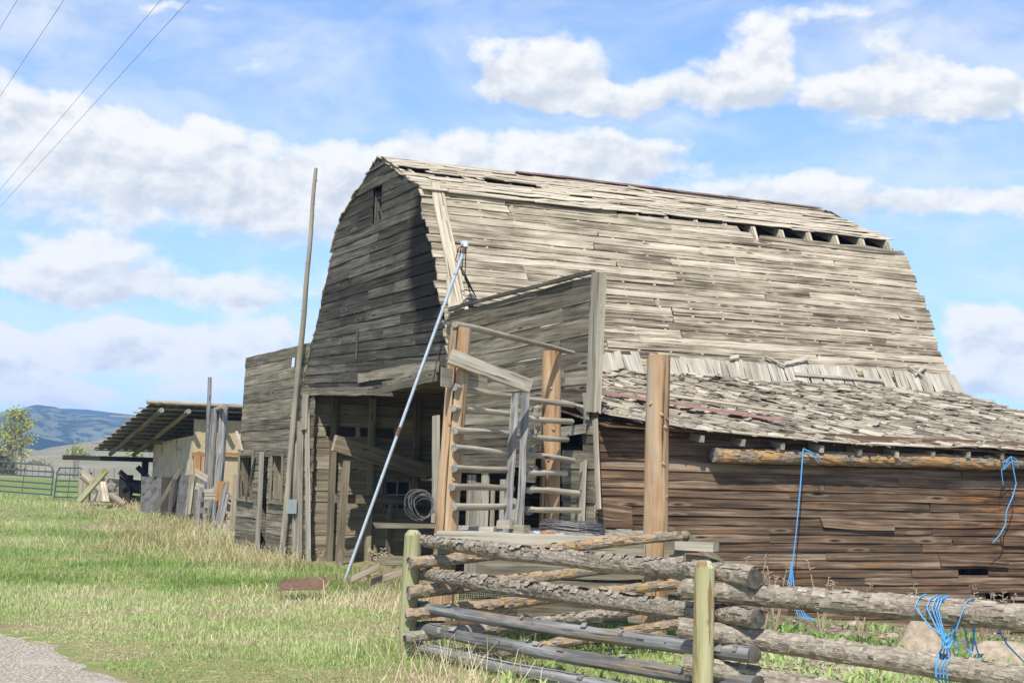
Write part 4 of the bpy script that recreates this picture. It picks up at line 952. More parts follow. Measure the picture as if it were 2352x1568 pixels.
# ------------------------------------------------------------------ things in the long grass
mb = MB(); p = gnd(640, 1352, .12); mb.plank(p, p + A(.62, .12, .03), A(0, .04, .14), A(0, -1, .2), .01, jit=.01, warp=.012); mb.plank(p, p + A(.62, .12, .03), A(0, -.16, -.02), UP, .008); single(mb, 'rusty_sheet', M['rust'], p, 'bent rusty metal sheet lying in the grass left of the pipe foot', 'metal sheet')
for (x0, y0, x1, y1, w, lb) in [(868, 1297, 930, 1300, .12, 'broad scrap board propped level beside the first green post'), (806, 1338, 872, 1308, .09, 'narrow scrap board slanting up from the pipe foot'), (850, 1345, 925, 1322, .10, 'low scrap board in the straw beside the first green post')]:
    mb = MB(); p, q = dep(x0, y0, 20.5), dep(x1, y1, 20.2); p[2] = max(p[2], .06); mb.plank(p, q, A(0, .06, w), A(0, -1, .3), .03, rag=.02); single(mb, 'scrap_board', M['inner'], p, lb, 'board', 'scrap boards in the straw')

# ------------------------------------------------------------------ open-fronted shed beyond the left wing
C0 = dep(440, 1100, 46.0); C0[2] = float(hgt(C0[0], C0[1]))
def H(a, b, z): return A(C0[0], C0[1], 0) + d2v * a + d1v * b + UP * z
def hp(px, py, b=0.0):        # pixel on a plane parallel to the shed front
    q = on_plane(px, py, H(0, b, 0), d1v) - A(C0[0], C0[1], 0); return float(q @ d2v), float(q[2])
def hs(px, py, a=0.0):
    q = on_plane(px, py, H(a, 0, 0), d2v) - A(C0[0], C0[1], 0); return float(q @ d1v), float(q[2])
shed = thing('shed', 'low pole-framed plywood shed with rusted tin roof beyond the left end of the barn', 'shed', H(0, 0, C0[2]))
ra0, rz0_ = hp(340, 936, -.47); rb1 = 8.2; rz1_ = 2.36
def RF(a, k, o=0.): return H(a, -.47 + (rb1 + .47) * k, rz0_ + (rz1_ - rz0_) * k + o)
mb = MB(); na = 46
for i in range(na):                                  # corrugated sheet
    a = ra0 + i * .14
    o0, o1 = (.03 if i % 2 else 0), (.0 if i % 2 else .03)
    vs = [RF(a, -.01, .08 + o0), RF(a + .14, -.01, .08 + o1), RF(a + .14, 1.02, .08 + o1), RF(a, 1.02, .08 + o0)]
    mb.add(vs, [(0, 1, 2, 3)], vs, .5)
mb.build('tin_roof', M['tin'], shed)
for k in np.linspace(.04, 1.0, 12):
    mb = MB(); ex = rng.choice([.1, .2, .35, .75]); mb.beam(RF(ra0 - ex, k, .04), RF(ra0 + 5.5, k, .04), .10, .045); mb.build('purlin', M['greyboard'], shed)
for a in (.35, 1.15, 2.2, 3.3): mb = MB(); mb.tube([RF(ra0 + a, -.03, -.10), RF(ra0 + a + .2, .99, -.10)], .075, 9, cap=1, step=1.2, jit=.02); mb.build('rafter', [M['inner'], M['logendlight']], shed, smooth=True)
mb = MB(); mb.tube([RF(ra0 - .05, 0, .17), RF(ra0 + 5.5, 0, .15)], .065, 9, step=.8, jit=.03); mb.build('edge_log', M['tanlog'], shed, smooth=True)
mb = MB(); mb.beam(RF(ra0 - 1.05, .99, -.26), RF(ra0 + 5, .99, -.26), .12, .16); mb.build('eave_beam', M['darkpost'], shed)
mb = MB(); mb.beam(RF(ra0 + .6, .55, -.24), RF(ra0 + 5, .55, -.24), .10, .14); mb.build('middle_beam', M['inner'], shed)
for a, k in ((ra0 + 1.75, .985), (ra0 + 4.5, .985)): mb = MB(); q = RF(a, k, -.3); mb.beam(q * A(1, 1, 0) + UP * .5, q, .2, .2, up=d2v); mb.build('post', M['darkpost'], shed)
gz = C0[2] - .3
mb = MB(); z1 = hp(440, 962)[1]; z2 = hp(440, 1040)[1]; mb.plank(H(0, 0, z2), H(4, 0, z2), UP * (z1 - z2), -d1v, .03, warp=.002, jit=.002); mb.build('upper_front_panel', M['osb'], shed)
mb = MB(); a1 = hp(510, 1050)[0]; mb.plank(H(a1, .05, gz), H(4, .05, gz), UP * (z2 - gz - .05), -d1v, .03, warp=.002, jit=.002); mb.build('lower_front_panel', M['osb'], shed)
mb = MB(); mb.beam(H(-.03, -.05, z2 - .02), H(4, -.05, z2 - .02), .05, .12); mb.build('door_head', M['freshwood'], shed)
for px in (443, 462): mb = MB(); a = hp(px, 1060)[0]; mb.plank(H(a, -.02, gz), H(a, -.02, z2 - .08), d2v * .22, -d1v, .06); mb.build('door_post', M['freshwood'], shed)
mb = MB(); a = hp(480, 1060)[0]; mb.plank(H(.4, .12, gz), H(.4, .12, z2 - .08), d2v * 1.0, -d1v, .03); mb.build('door', M['freshwood'], shed)
mb = MB(); bL, zL = hs(353, 1018); _, zR = hs(440, 1000)
mb.poly([H(0, .03, gz), H(0, bL, gz), H(0, bL, zL), H(0, .03, zR)], -d2v, .04); mb.build('side_panel', M['ply'], shed)
mb = MB(); mb.poly([H(.1, bL, gz), H(.1, bL, rz1_), H(4, bL, rz1_), H(4, bL, gz)], -d1v, .04); mb.build('back_panel', M['darkpost'], shed)

def vis(px, py, Y): q = dep(px, py, Y); return q
def base_z(q, d=.12): return A(q[0], q[1], float(hgt(q[0], q[1])) - d)
def stick(mb, a, b, r0, r1=None, n=9, **k): mb.tube([a, b], [r0, r1 or r0], n, **k)

# grey sheets and boards leaning on the shed side
for (x0, x1, y0, y1, Y, lb, mt, mt_w) in [(322, 368, 1093, 1180, 47.5, 'leftmost grey sheet leaning on the shed side wall', 'greypanel', 1), (404, 436, 1090, 1190, 45.3, 'grey sheet leaning nearest the shed door', 'greypanel', 1), (368, 404, 1094, 1182, 46.2, 'dark old door panel leaning between two grey sheets', 'darkpost', 1)]:
    mb = MB(); p0, p1, p2, p3 = vis(x0, y1, Y), vis(x1, y1 + 5, Y - .5), vis(x1 + 3, y0, Y - .1), vis(x0 + 3, y0 + 1, Y + .4)
    mb.poly([p0, p1, p2, p3], unit(np.cross(p1 - p0, p3 - p0)), .05); single(mb, 'grey_sheet', M[mt], base_z(p0), lb, 'panel', 'panels leaning on the shed')
    if x0 == 368:
        pass
for (x0, y0, x1, y1, w, Y, mt, lb) in [(425, 1180, 436, 1092, .16, 45., 'greyboard', 'pale upright plank leaning at the shed door corner'), (440, 1178, 448, 1090, .34, 45.1, 'inner', 'brown wide plank leaning beside the orange door frame'), (352, 1172, 412, 1075, .14, 45.6, 'tanlog', 'long grey plank slanting over the leaning sheets'), (384, 1180, 396, 1100, .12, 45.4, 'inner', 'short brown plank leaning in the middle of the sheets')]:
    mb = MB(); p, q = vis(x0, y0, Y - .4), vis(x1, y1, Y); mb.plank(p, q, A(w, 0, 0), A(0, -1, .1), .04); single(mb, 'leaning_plank', M['wing' if mt != 'inner' else 'gable'], base_z(p), lb, 'plank', 'planks leaning on the shed')

# hoist frame of grey logs
hf = thing('pole_frame', 'rough upright frame of grey logs standing in front of the strand board shed', 'log frame', base_z(vis(485, 1215, 43.5)))
for (x0, y0, x1, y1, r0, r1, nm) in [(470, 1212, 482, 866, .085, .055, 'tall_pole'), (476, 1212, 494, 940, .11, .10, 'post'), (496, 1222, 513, 936, .135, .125, 'post')]:
    mb = MB(); stick(mb, vis(x0, y0, 43.5), vis(x1, y1, 43.5), r0, r1, 12, step=.5, lump=.03, jit=.03); mb.build(nm, M['greylog'], hf, smooth=True)
mb = MB(); stick(mb, vis(480, 947, 44.1), vis(517, 934, 42.9), .075, .085, 12, cap=1, step=.3, jit=.02); mb.build('cross_pole', [M['greylog'], M['logendlight']], hf, smooth=True)
for (x0, y0, x1, y1) in [(487, 1180, 503, 1040), (497, 1165, 505, 1060), (470, 1190, 500, 1085)]:
    mb = MB(); p, q = vis(x0, y0, 43.1), vis(x1, y1, 43.2); mb.plank(p, q, A(.09, 0, 0), A(0, -1, 0), .05); mb.build('brace', M['greylog'], hf)
def slat_gate(stiles, slats, Y, label):
    g = thing('broken_gate', label, 'gate', base_z(vis(stiles[0][0], stiles[0][1], Y)), 'broken wooden gates by the left wing')
    for (x0, y0, x1, y1, w) in stiles: mb = MB(); p, q = vis(x0, y0, Y - .15), vis(x1, y1, Y - .1); mb.plank(p, q, A(w, 0, 0), A(0, -1, 0), .05, rag=.03); mb.build('stile', M['greylog'], g)
    for (x0, y0, x1, y1, w) in slats: mb = MB(); p, q = vis(x0, y0, Y), vis(x1, y1, Y + .1); mb.plank(p, q, UP * w, A(0, -1, 0), .03, rag=.04, jit=.01); mb.build('slat', M['greyboard'], g)
slat_gate([(446, 1216, 457, 1117, .12), (463, 1222, 483, 1150, .11), (484, 1220, 490, 1150, .1)], [(450, 1092, 478, 1108, .2), (450, 1122, 470, 1128, .18), (457, 1140, 492, 1134, .16), (468, 1147, 498, 1146, .20), (450, 1164, 488, 1165, .16), (450, 1190, 490, 1195, .18), (458, 1215, 490, 1215, .2)], 42.6, 'collapsed grey slat gate at the foot of the log frame')
slat_gate([(484, 1242, 515, 1108, .11), (492, 1245, 517, 1135, .12), (507, 1255, 522, 1195, .13)], [(515, 1145, 536, 1158, .2), (512, 1168, 534, 1178, .2), (505, 1190, 520, 1196, .18)], 40.5, 'leaning grey slat gate against the corner of the left wing')
mb = MB(); p, q = vis(524, 1245, 39.5), vis(536, 1090, 39.6); mb.plank(p, q, A(.16, 0, 0), A(0, -1, 0), .05); single(mb, 'corner_post', M['inner'], base_z(p), 'brown post standing at the outer corner of the left wing', 'post')
mb = MB(); p, q = vis(493, 1195, 43.0), vis(497, 1105, 43.1); mb.plank(p, q, A(.36, 0, 0), A(0, -1, 0), .05); single(mb, 'rusty_board', M['freshwood'], base_z(p), 'short reddish brown board standing between the two broken gates', 'board')

# board fence, tarred post, crossed poles and pallet
bf = thing('board_fence', 'grey three-board fence between the tube gates and the shed', 'fence', base_z(vis(300, 1140, 52)))
for (y0, y1, w) in [(1094, 1102, .34), (1110, 1118, .30), (1130, 1138, .30)]:
    mb = MB(); p, q = vis(192, y0, 54.5), vis(300, y1, 52); mb.plank(p, q, UP * -w, A(0, -1, 0), .04, rag=.02); mb.build('board', M['greyboard'], bf)
    mb = MB(); p, q = vis(298, y1 - 2, 52), vis(326, y1 + 1, 51.4); mb.plank(p, q, UP * -.22, A(0, -1, 0), .04); mb.build('board', M['darkpost'], bf)
for (px, w, top, Y, mt) in [(192, .22, 1082, 54.6, 'greyboard'), (203, .26, 1084, 54.2, 'inner'), (294, .38, 1090, 51.9, 'darkpost')]:
    mb = MB(); q = vis(px, top, Y); mb.plank(base_z(q, .3) - A(w / 2, 0, 0), q - A(w / 2, 0, 0), A(w, 0, 0), A(0, -1, 0), w); mb.build('post', M[mt], bf)
for (x0, y0, x1, y1, Y) in [(275, 1083, 293, 1098, 51.5), (316, 1072, 340, 1097, 51.8), (300, 1110, 325, 1125, 51.5)]:
    mb = MB(); p, q = vis(x0, y0, Y), vis(x1, y1, Y); mb.beam(p, q, .14, .16); mb.build('brace', M['darkpost'], bf)
for (x0, y0, x1, y1, Y, r, mt, lb) in [(188, 1083, 262, 1140, 51., .12, 'greyboard', 'upper grey pole slanting down to the right beside the small tube gate'), (188, 1092, 262, 1150, 50.8, .11, 'tanlog', 'lower grey pole slanting down to the right beside the small tube gate'), (180, 1150, 242, 1077, 50.2, .075, 'treated', 'left pale green pole of the crossed pair beside the small tube gate'), (184, 1152, 246, 1082, 50.0, .07, 'treated', 'right pale green pole of the crossed pair beside the small tube gate'), (245, 1130, 285, 1158, 50.5, .13, 'greyboard', 'thick grey pole lying low behind the tipped pallet')]:
    mb = MB(); stick(mb, vis(x0, y0, Y), vis(x1, y1, Y), r, r * .9, 9, step=.6, jit=.01); single(mb, 'leaning_post', M[mt], base_z(vis(x0, y0, Y)), lb, 'pole', 'crossed poles by the tube gate', smooth=True)
pl_ = thing('pallet', 'grey slatted pallet tipped up below the crossed poles', 'pallet', base_z(vis(240, 1150, 49.5)))
for i in range(5): mb = MB(); p, q = vis(222 + i * 5, 1150, 49.8), vis(232 + i * 4, 1112, 49.9); mb.plank(p, q, A(.06, .02, 0), A(-.6, -1, 0), .03); mb.build('slat', M['greyboard'], pl_)
mb = MB(); p, q = vis(238, 1153, 49.3), vis(232, 1108, 49.9); mb.plank(p, q, A(.20, 0, 0), A(0, -1, .5), .08); mb.build('deck_board', M['shake'], pl_)

# tube gates
def tube_gate(label, rails, ends, mids, r=.026):
    g = thing('tube_gate', label, 'gate', base_z(vis(ends[0][0], ends[0][3], ends[0][4]), .02), 'green tube gates')
    for P in rails: mb = MB(); mb.tube([vis(*p) for p in P], r, 8); mb.build('rail', M['gate'], g, smooth=True)
    for (x0, y0, x1, y1, Y) in ends + mids: mb = MB(); mb.tube([vis(x0, y0, Y), vis(x1, y1, Y)], r * (1 if (x0, y0, x1, y1, Y) in ends else .55), 8); mb.build('upright', M['gate'], g, smooth=True)
GY0, GY1 = 58.5, 56.0
def gl(y0, y1, xa=-220, xb=121): return [(xa, y0 - (y1 - y0) * 1.8, GY0 + 2), (0, y0, GY0), (xb, y1, GY1)]
tube_gate('long green tube gate with five bars standing open at the left edge',
          [[(-220, 1045, GY0 + 2), (0, 1060, GY0), (108, 1068, GY1), (118, 1071, GY1), (123, 1080, GY1)], gl(1077, 1083), gl(1089, 1095), gl(1102, 1111), gl(1115, 1124), gl(1127, 1136, xb=118)],
          [(123, 1080, 117, 1138, GY1), (-220, 1045, -222, 1105, GY0 + 2)], [(59, 1062, 50, 1130, GY0 - 1.1)])
tube_gate('short square green tube gate between the long gate and the grey board fence',
          [[(124, 1143, GY1), (132, 1082, GY1), (138, 1074, GY1), (184, 1074, 55.2), (193, 1080, 55.2), (188, 1142, 55.2)], [(131, 1089, GY1), (190, 1091, 55.2)], [(130, 1103, GY1), (190, 1104, 55.2)], [(128, 1116, GY1), (189, 1117, 55.2)], [(127, 1128, GY1), (189, 1130, 55.2)], [(125, 1140, GY1), (188, 1143, 55.2)]],
          [(132, 1080, 124, 1143, GY1), (193, 1080, 188, 1143, 55.2)], [(162, 1074, 155, 1142, 55.6)])

# ------------------------------------------------------------------ far trees, poles, wires
def leaf_mat(name, c0, c1):
    m, N = pbr(name); r = N.n('ShaderNodeAttribute', attribute_name='rnd').outputs['Fac']; col = N.mix(r, c0, c1)
    d = N.n('ShaderNodeBsdfDiffuse', {'Color': col}); t = N.n('ShaderNodeBsdfTranslucent', {'Color': col}); mx = N.n('ShaderNodeMixShader', {0: .35, 1: d.outputs[0], 2: t.outputs[0]})
    N.n('ShaderNodeOutputMaterial', {'Surface': mx.outputs[0]}); return m
M['spring'] = leaf_mat('spring_leaf', (.30, .32, .06), (.56, .56, .16)); M['brush'] = leaf_mat('brush_leaf', (.15, .145, .04), (.30, .27, .11)); M['twig'] = simple('grey_twig', (.16, .135, .105), (.26, .22, .18), 3.)
def tree(px, pyb, Y, blobs, leaf, n, label, trunk=.3, lean=0., group='far trees', mat='spring', cat='tree'):
    b = vis(px, pyb, Y); b[2] = min(b[2], 1.05); t = thing('tree', label, cat, b, group); mb = MB(); tops = []
    for (bx, by, rx, ry, wt) in blobs: tops.append((vis(bx, by, Y), rx * Y / F, ry * Y / F, wt))
    hi = max(tops, key=lambda q: q[0][2]); mid = b * .5 + hi[0] * .5 + A(lean, 0, 0)
    mb.tube([b, mid, hi[0]], [trunk, trunk * .6, trunk * .15], 7)
    for (c, rx, ry, w) in tops:
        s0 = b + (mid - b) * rng.uniform(.4, 1.)
        for k in range(4): e = c + A(rng.normal(0, .5) * rx, rng.normal(0, .5) * rx, rng.normal(0, .5) * ry); mb.tube([s0, s0 * .45 + e * .55 + A(0, 0, .1 * ry), e], [trunk * .35, trunk * .2, trunk * .06], 5)
    mb.build('trunk', M['twig'], t); mb = MB(); tw = sum(q[3] for q in tops)
    for (c, rx, ry, w) in tops:
        ncl = max(3, int(n / 14 * w / tw))
        for k in range(ncl):
            u = unit(rng.normal(size=3)) * rng.random() ** .45; q = c + u * A(rx, rx, ry); rv = rng.random()
            for j in range(14):
                p = q + rng.normal(0, leaf * 3.2, 3); a, e = unit(rng.normal(size=3)) * leaf, unit(rng.normal(size=3)) * leaf
                mb.add([p - a - e, p + a - e, p + a + e, p - a + e], [(0, 1, 2, 3)], [p] * 4, min(1, max(0, rv + rng.normal(0, .2))))
    mb.build('crown', M[mat], t); return t
tree(35, 1078, 230, [(28, 952, 16, 10, 1), (46, 958, 18, 13, 1.2), (62, 975, 14, 12, .8), (38, 985, 20, 16, 1.1), (14, 985, 16, 14, .9), (20, 1012, 26, 16, 1), (48, 1012, 18, 14, .7), (10, 1040, 22, 18, .6), (45, 1045, 22, 22, .5), (68, 1008, 10, 8, .4)], .14, 1900, 'tall thinly leafed spring tree at the left edge beyond the gate', .45)
tree(178, 1082, 330, [(176, 1040, 12, 10, 1), (170, 1055, 14, 10, 1), (186, 1050, 10, 10, .8), (178, 1068, 16, 9, .8)], .24, 1500, 'slender yellow green tree above the small tube gate', .4)
tree(208, 1084, 335, [(205, 1066, 14, 9, 1), (200, 1076, 16, 8, 1), (215, 1074, 9, 9, .7)], .24, 1200, 'rounded yellow bush right of the slender tree', .25)
tree(312, 1084, 330, [(308, 1055, 10, 10, 1), (315, 1068, 12, 12, 1), (298, 1074, 12, 8, .7)], .24, 1100, 'pale tree half hidden behind the low end of the shed roof', .3)
tree(6, 1084, 210, [(0, 1060, 14, 16, 1), (12, 1072, 16, 10, 1), (-20, 1060, 18, 20, 1)], .18, 1500, 'low pale bush under the tall tree at the left edge', .2, mat='brush', cat='bush')
tree(85, 1084, 300, [(80, 1076, 16, 7, 1), (105, 1078, 14, 6, .8)], .2, 800, 'pale scrub patch between the tall tree and the small gate', .15, mat='brush', cat='bush')
def upole(px, pt, pb_, Y, r, label, arm=True):
    b = vis(px, pb_, Y); b[2] = .95; top = vis(px + (pt - pb_) * -.05, pt, Y); t = thing('utility_pole', label, 'utility pole', b, 'far utility poles')
    mb = MB(); mb.tube([b, top], [r, r * .8], 7); mb.build('pole', M['twig'], t)
    if arm:
        mb = MB(); mb.beam(top - A(1.6, 0, .35), top + A(1.6, 0, -.35), .14, .18); mb.build('crossarm', M['twig'], t)
        for x in (-1.4, -.7, .7, 1.4): mb = MB(); mb.tube([top + A(x, 0, -.3), top + A(x, 0, .1)], .07, 6); mb.build('insulator', M['plate'], t)
        mb = MB(); mb.tube([top - UP * 2, b + A(8.5, 0, 0)], .05, 5); mb.build('guy_wire', M['twig'], t)
upole(48, 1003, 1082, 240, .20, 'cross-armed utility pole rising beside the tall left tree')
upole(226, 1053, 1086, 420, .22, 'plain distant pole between the crossed poles and the yellow bush', False)
upole(308, 1040, 1086, 430, .22, 'plain distant pole beside the low end of the shed roof', False)
for i in range(16):
    px = [60, 74, 88, 103, 118, 136, 150, 168, 172, 178, 215, 240, 262, 280, 205, 45][i]; Y = 150 + 5 * (i % 4)
    q = vis(px, 1092, Y); b = A(q[0], q[1], float(hgt(q[0], q[1])) - .1); mb = MB(); hgt_ = 2.1 if px in (172, 178, 168) else 1.2
    mb.tube([b, b + UP * hgt_], .09 if hgt_ > 2 else .055, 6); o = mb.build('fence_post', M['twig'], base=b)
    tag(o, 'thin grey fence post in the far pasture line beyond the gates', 'fence post', 'far pasture fence posts')
WD = unit(A(-8.1, 16.5, 0))
for (x, y, z, lb) in [(0, 475, 8.0, 'lowest overhead wire crossing the upper left sky'), (0, 436, 8.0, 'second lowest overhead wire crossing the upper left sky'), (0, 222, 8.4, 'third overhead wire high in the left sky'), (0, 66, 8.6, 'highest overhead wire cutting the top left corner')]:
    p = gnd(x, y, z); ends = {475: (435, 0), 436: (370, 0), 222: (147, 0), 66: (40, 0)}[y]; q = gnd(*ends, z)
    d = unit(q - p); mb = MB(); mb.tube([p - d * 60 - UP * 1.2, p - d * 30 - UP * .3, p - d * 12, p, q, q + d * 12], .0034, 5); o = mb.build('overhead_wire', M['wire'], base=p); tag(o, lb, 'wire', 'overhead wires')

# ------------------------------------------------------------------ grass and weeds
def blades(name, X, Y, hh, wid, lean, dry, mat, curve=.5, z0=None, kind='stuff'):
    n = len(X); Z = hgt(X, Y) - .01 if z0 is None else z0; a = rng.uniform(0, 2 * np.pi, n); la = rng.uniform(0, 2 * np.pi, n)
    L = hh * lean * rng.uniform(.3, 1.5, n); ux, uy = np.cos(a) * wid / 2, np.sin(a) * wid / 2; lx, ly = np.cos(la) * L, np.sin(la) * L
    V = np.zeros((n, 5, 3), 'f'); c = np.stack([X, Y, Z], -1)
    V[:, 0] = c - np.stack([ux, uy, 0 * ux], -1); V[:, 1] = c + np.stack([ux, uy, 0 * ux], -1)
    m = c + np.stack([lx * curve * .6, ly * curve * .6, hh * .6], -1); V[:, 2] = m + np.stack([ux, uy, 0 * ux], -1) * .8; V[:, 3] = m - np.stack([ux, uy, 0 * ux], -1) * .8
    V[:, 4] = c + np.stack([lx, ly, hh * (1 - .25 * np.minimum(1.5, L / np.maximum(hh, 1e-3)) )], -1)
    me = bpy.data.meshes.new(name); me.vertices.add(n * 5); me.vertices.foreach_set('co', V.ravel())
    o5 = np.arange(n)[:, None] * 5; lp = np.concatenate([o5 + [0, 1, 2, 3], o5 + [3, 2, 4]], 1).ravel()
    me.loops.add(n * 7); me.loops.foreach_set('vertex_index', lp.astype('i'))
    st = (np.arange(n)[:, None] * 7 + [0, 4]).ravel(); me.polygons.add(n * 2); me.polygons.foreach_set('loop_start', st.astype('i'))
    me.attributes.new('rnd', 'FLOAT', 'POINT').data.foreach_set('value', np.repeat(np.clip(rng.random(n) * .6 + (fbm(X * .45, Y * .35, 91, 4) - .47) * 2.2 + .2, 0, 1), 5).astype('f'))
    me.attributes.new('dry', 'FLOAT', 'POINT').data.foreach_set('value', np.repeat(np.clip(dry, 0, 1), 5).astype('f'))
    me.materials.append(mat); me.update(calc_edges=True); me.validate()
    ob = bpy.data.objects.new(name, me); COL.objects.link(ob); ob['kind'] = kind; return ob
def grass_mat():
    m, N = pbr('meadow_grass'); r = N.n('ShaderNodeAttribute', attribute_name='rnd').outputs['Fac']; dy = N.n('ShaderNodeAttribute', attribute_name='dry').outputs['Fac']
    g = N.ramp(r, [(0, (.14, .27, .060)), (.4, (.25, .41, .105)), (.8, (.38, .51, .165)), (1., (.52, .58, .26))])
    s_ = N.ramp(r, [(0, (.38, .28, .14)), (.5, (.60, .49, .28)), (1., (.76, .66, .45))])
    col = N.mix(dy, g, s_)
    d = N.n('ShaderNodeBsdfDiffuse', {'Color': col}); t = N.n('ShaderNodeBsdfTranslucent', {'Color': col}); mx = N.n('ShaderNodeMixShader', {0: .35, 1: d.outputs[0], 2: t.outputs[0]})
    N.n('ShaderNodeOutputMaterial', {'Surface': mx.outputs[0]}); return m
M['grass'] = grass_mat()
def in_building(X, Y):
    t = (X - J0[0]) * RT[0] + (Y - J0[1]) * RT[1]; s_ = (X - J0[0]) * d2v[0] + (Y - J0[1]) * d2v[1]
    return (t > -5.4) & (t < TW - .05) & (s_ > .05)
def sample(n, y0, y1, pw=1.6):
    Y = (y0 ** (1 - pw) + rng.random(n) * (y1 ** (1 - pw) - y0 ** (1 - pw))) ** (1 / (1 - pw)); X = (rng.random(n) * 2 - 1) * (Y * .37 + 1.4); return X, Y
DRY = [(gnd(x, y), r) for (x, y, r) in [(430, 1258, 2.0), (500, 1272, 2.2), (330, 1200, 1.6), (380, 1222, 1.6), (560, 1292, 1.4), (620, 1302, .8), (850, 1345, 1.0), (960, 1395, .8), (900, 1385, .8), (985, 1500, .7), (1010, 1560, .7), (455, 1235, 2.0)]]
LUSH = [(gnd(x, y), r) for (x, y, r) in [(330, 1300, 2.6), (560, 1320, 1.8), (200, 1290, 3.), (480, 1310, 2.), (640, 1480, 1.4), (820, 1500, 1.2), (760, 1320, 1.6)]]
def dryness(X, Y):
    d = np.zeros_like(X)
    for (c, r) in DRY: d = np.maximum(d, np.exp(-((X - c[0]) ** 2 + ((Y - c[1]) * .6) ** 2) / r ** 2))
    for (c, r) in LUSH: d = d - .5 * np.exp(-((X - c[0]) ** 2 + ((Y - c[1]) * .6) ** 2) / r ** 2)
    return d + (fbm(X * .55, Y * .45, 51, 4) - .57) * 1.0
def fence_side(X, Y): return (X > 1.0) & (Y < 24)      # stony yard
def yard_mask(X, Y): return sst(X, 1.2, 2.6) * sst(Y, 11., 13.) 
X, Y = sample(330000, 10.8, 62, 1.45)
ro = road_off(X, Y); dn_ = dryness(X, Y); verge = np.exp(-np.clip(ro, 0, 9) / 1.5)
keep = (~in_building(X, Y)) & (ro > -.1)
bare = fbm(X * .9, Y * .7, 61, 4)
pk = np.clip(1.25 - verge * .5 - np.clip((bare - .50) * 6, 0, .85) * (Y < 22), .08, 1)
ym = yard_mask(X, Y); pk = pk * (1 - ym * np.clip(.45 + (fbm(X * .8, Y * .8, 71, 3) - .45) * -4.5, 0, .97))
keep &= rng.random(len(X)) < pk; X, Y, ro, dn_, verge, ym = X[keep], Y[keep], ro[keep], dn_[keep], verge[keep], ym[keep]
isdry = (rng.random(len(X)) < np.clip(dn_ * .62 + .02 + verge * .22 + np.clip((bare[keep] - .52) * 3, 0, .35) * (Y < 22), .03, .85))
tall = np.clip(.5 + (fbm(X * .4, Y * .4, 81, 3) - .45) * 2, .3, 1.3)
hh = rng.uniform(.07, .21, len(X)) * tall * (1 - .55 * verge) * np.where(Y > 30, 1.35, 1.) * np.where(isdry, 1.15, 1.) * (1 - .45 * ym)
hh *= 1 + 1.0 * np.clip(dn_, 0, 1) * isdry
wid = np.clip(.0048 + Y * .00026, .006, .022) * rng.uniform(.7, 1.3, len(X))
blades('meadow_grass', X, Y, hh, wid, np.where(isdry, 1.0, .55), np.where(isdry, 1., np.clip(rng.normal(.08, .10, len(X)) + verge * .12, 0, .5)), M['grass'])
# tall bleached stems in the dry drifts
sx, sy = [], []
for (c, r) in DRY:
    k = int(300 * r); sx.append(c[0] + rng.normal(0, r * .6, k)); sy.append(c[1] + rng.normal(0, r * .8, k))
X, Y = np.concatenate(sx), np.concatenate(sy); ok = (~in_building(X, Y)) & (road_off(X, Y) > .3); X, Y = X[ok], Y[ok]
blades('dry_grass', X, Y, rng.uniform(.18, .50, len(X)), np.clip(.004 + Y * .00022, .006, .014), 1.7, rng.uniform(.75, 1, len(X)), M['grass'], curve=.3)
X, Y = sample(2600, 11.5, 48, 1.5); ok = (~in_building(X, Y)) & (road_off(X, Y) > .8) & (rng.random(len(X)) < np.clip((fbm(X * .35, Y * .3, 17, 3) - .38) * 4, .05, 1)) & ((X < 1.2) | (Y > 24)); X, Y = X[ok], Y[ok]
blades('seed_stems', X, Y, rng.uniform(.22, .48, len(X)), np.clip(.003 + Y * .0002, .005, .011), 1.2, rng.uniform(.6, 1, len(X)), M['grass'], curve=.2)
# straw litter lying flat
X, Y = sample(60000, 10.8, 30, 1.6); ro = road_off(X, Y); ok = (ro > -.3) & (~in_building(X, Y)) & (rng.random(len(X)) < np.clip(np.exp(-np.abs(ro - .6) / 1.6) * 1.2 + (fbm(X * .9, Y * .7, 61, 4) - .49) * 5 * (Y < 22), .02, 1)); X, Y = X[ok], Y[ok]
blades('straw_litter', X, Y, rng.uniform(.015, .04, len(X)), np.clip(.005 + Y * .0003, .006, .012), 7., np.ones(len(X)), M['grass'], curve=.9)
# broad-leafed weeds in the yard
X, Y = [], []
for i in range(170):
    q = gnd(rng.uniform(1640, 2352), rng.uniform(1395, 1560)) if rng.random() < .6 else gnd(rng.uniform(1150, 1620), rng.uniform(1440, 1560)); k = int(rng.integers(6, 18)); X += list(q[0] + rng.normal(0, .10, k)); Y += list(q[1] * .93 + rng.normal(0, .10, k))
X, Y = np.array(X), np.array(Y); ok = ~in_building(X, Y); X, Y = X[ok], Y[ok]
blades('leafy_weeds', X, Y, rng.uniform(.06, .16, len(X)), rng.uniform(.02, .04, len(X)), .9, np.clip(rng.normal(.02, .06, len(X)), 0, .3), M['grass'])
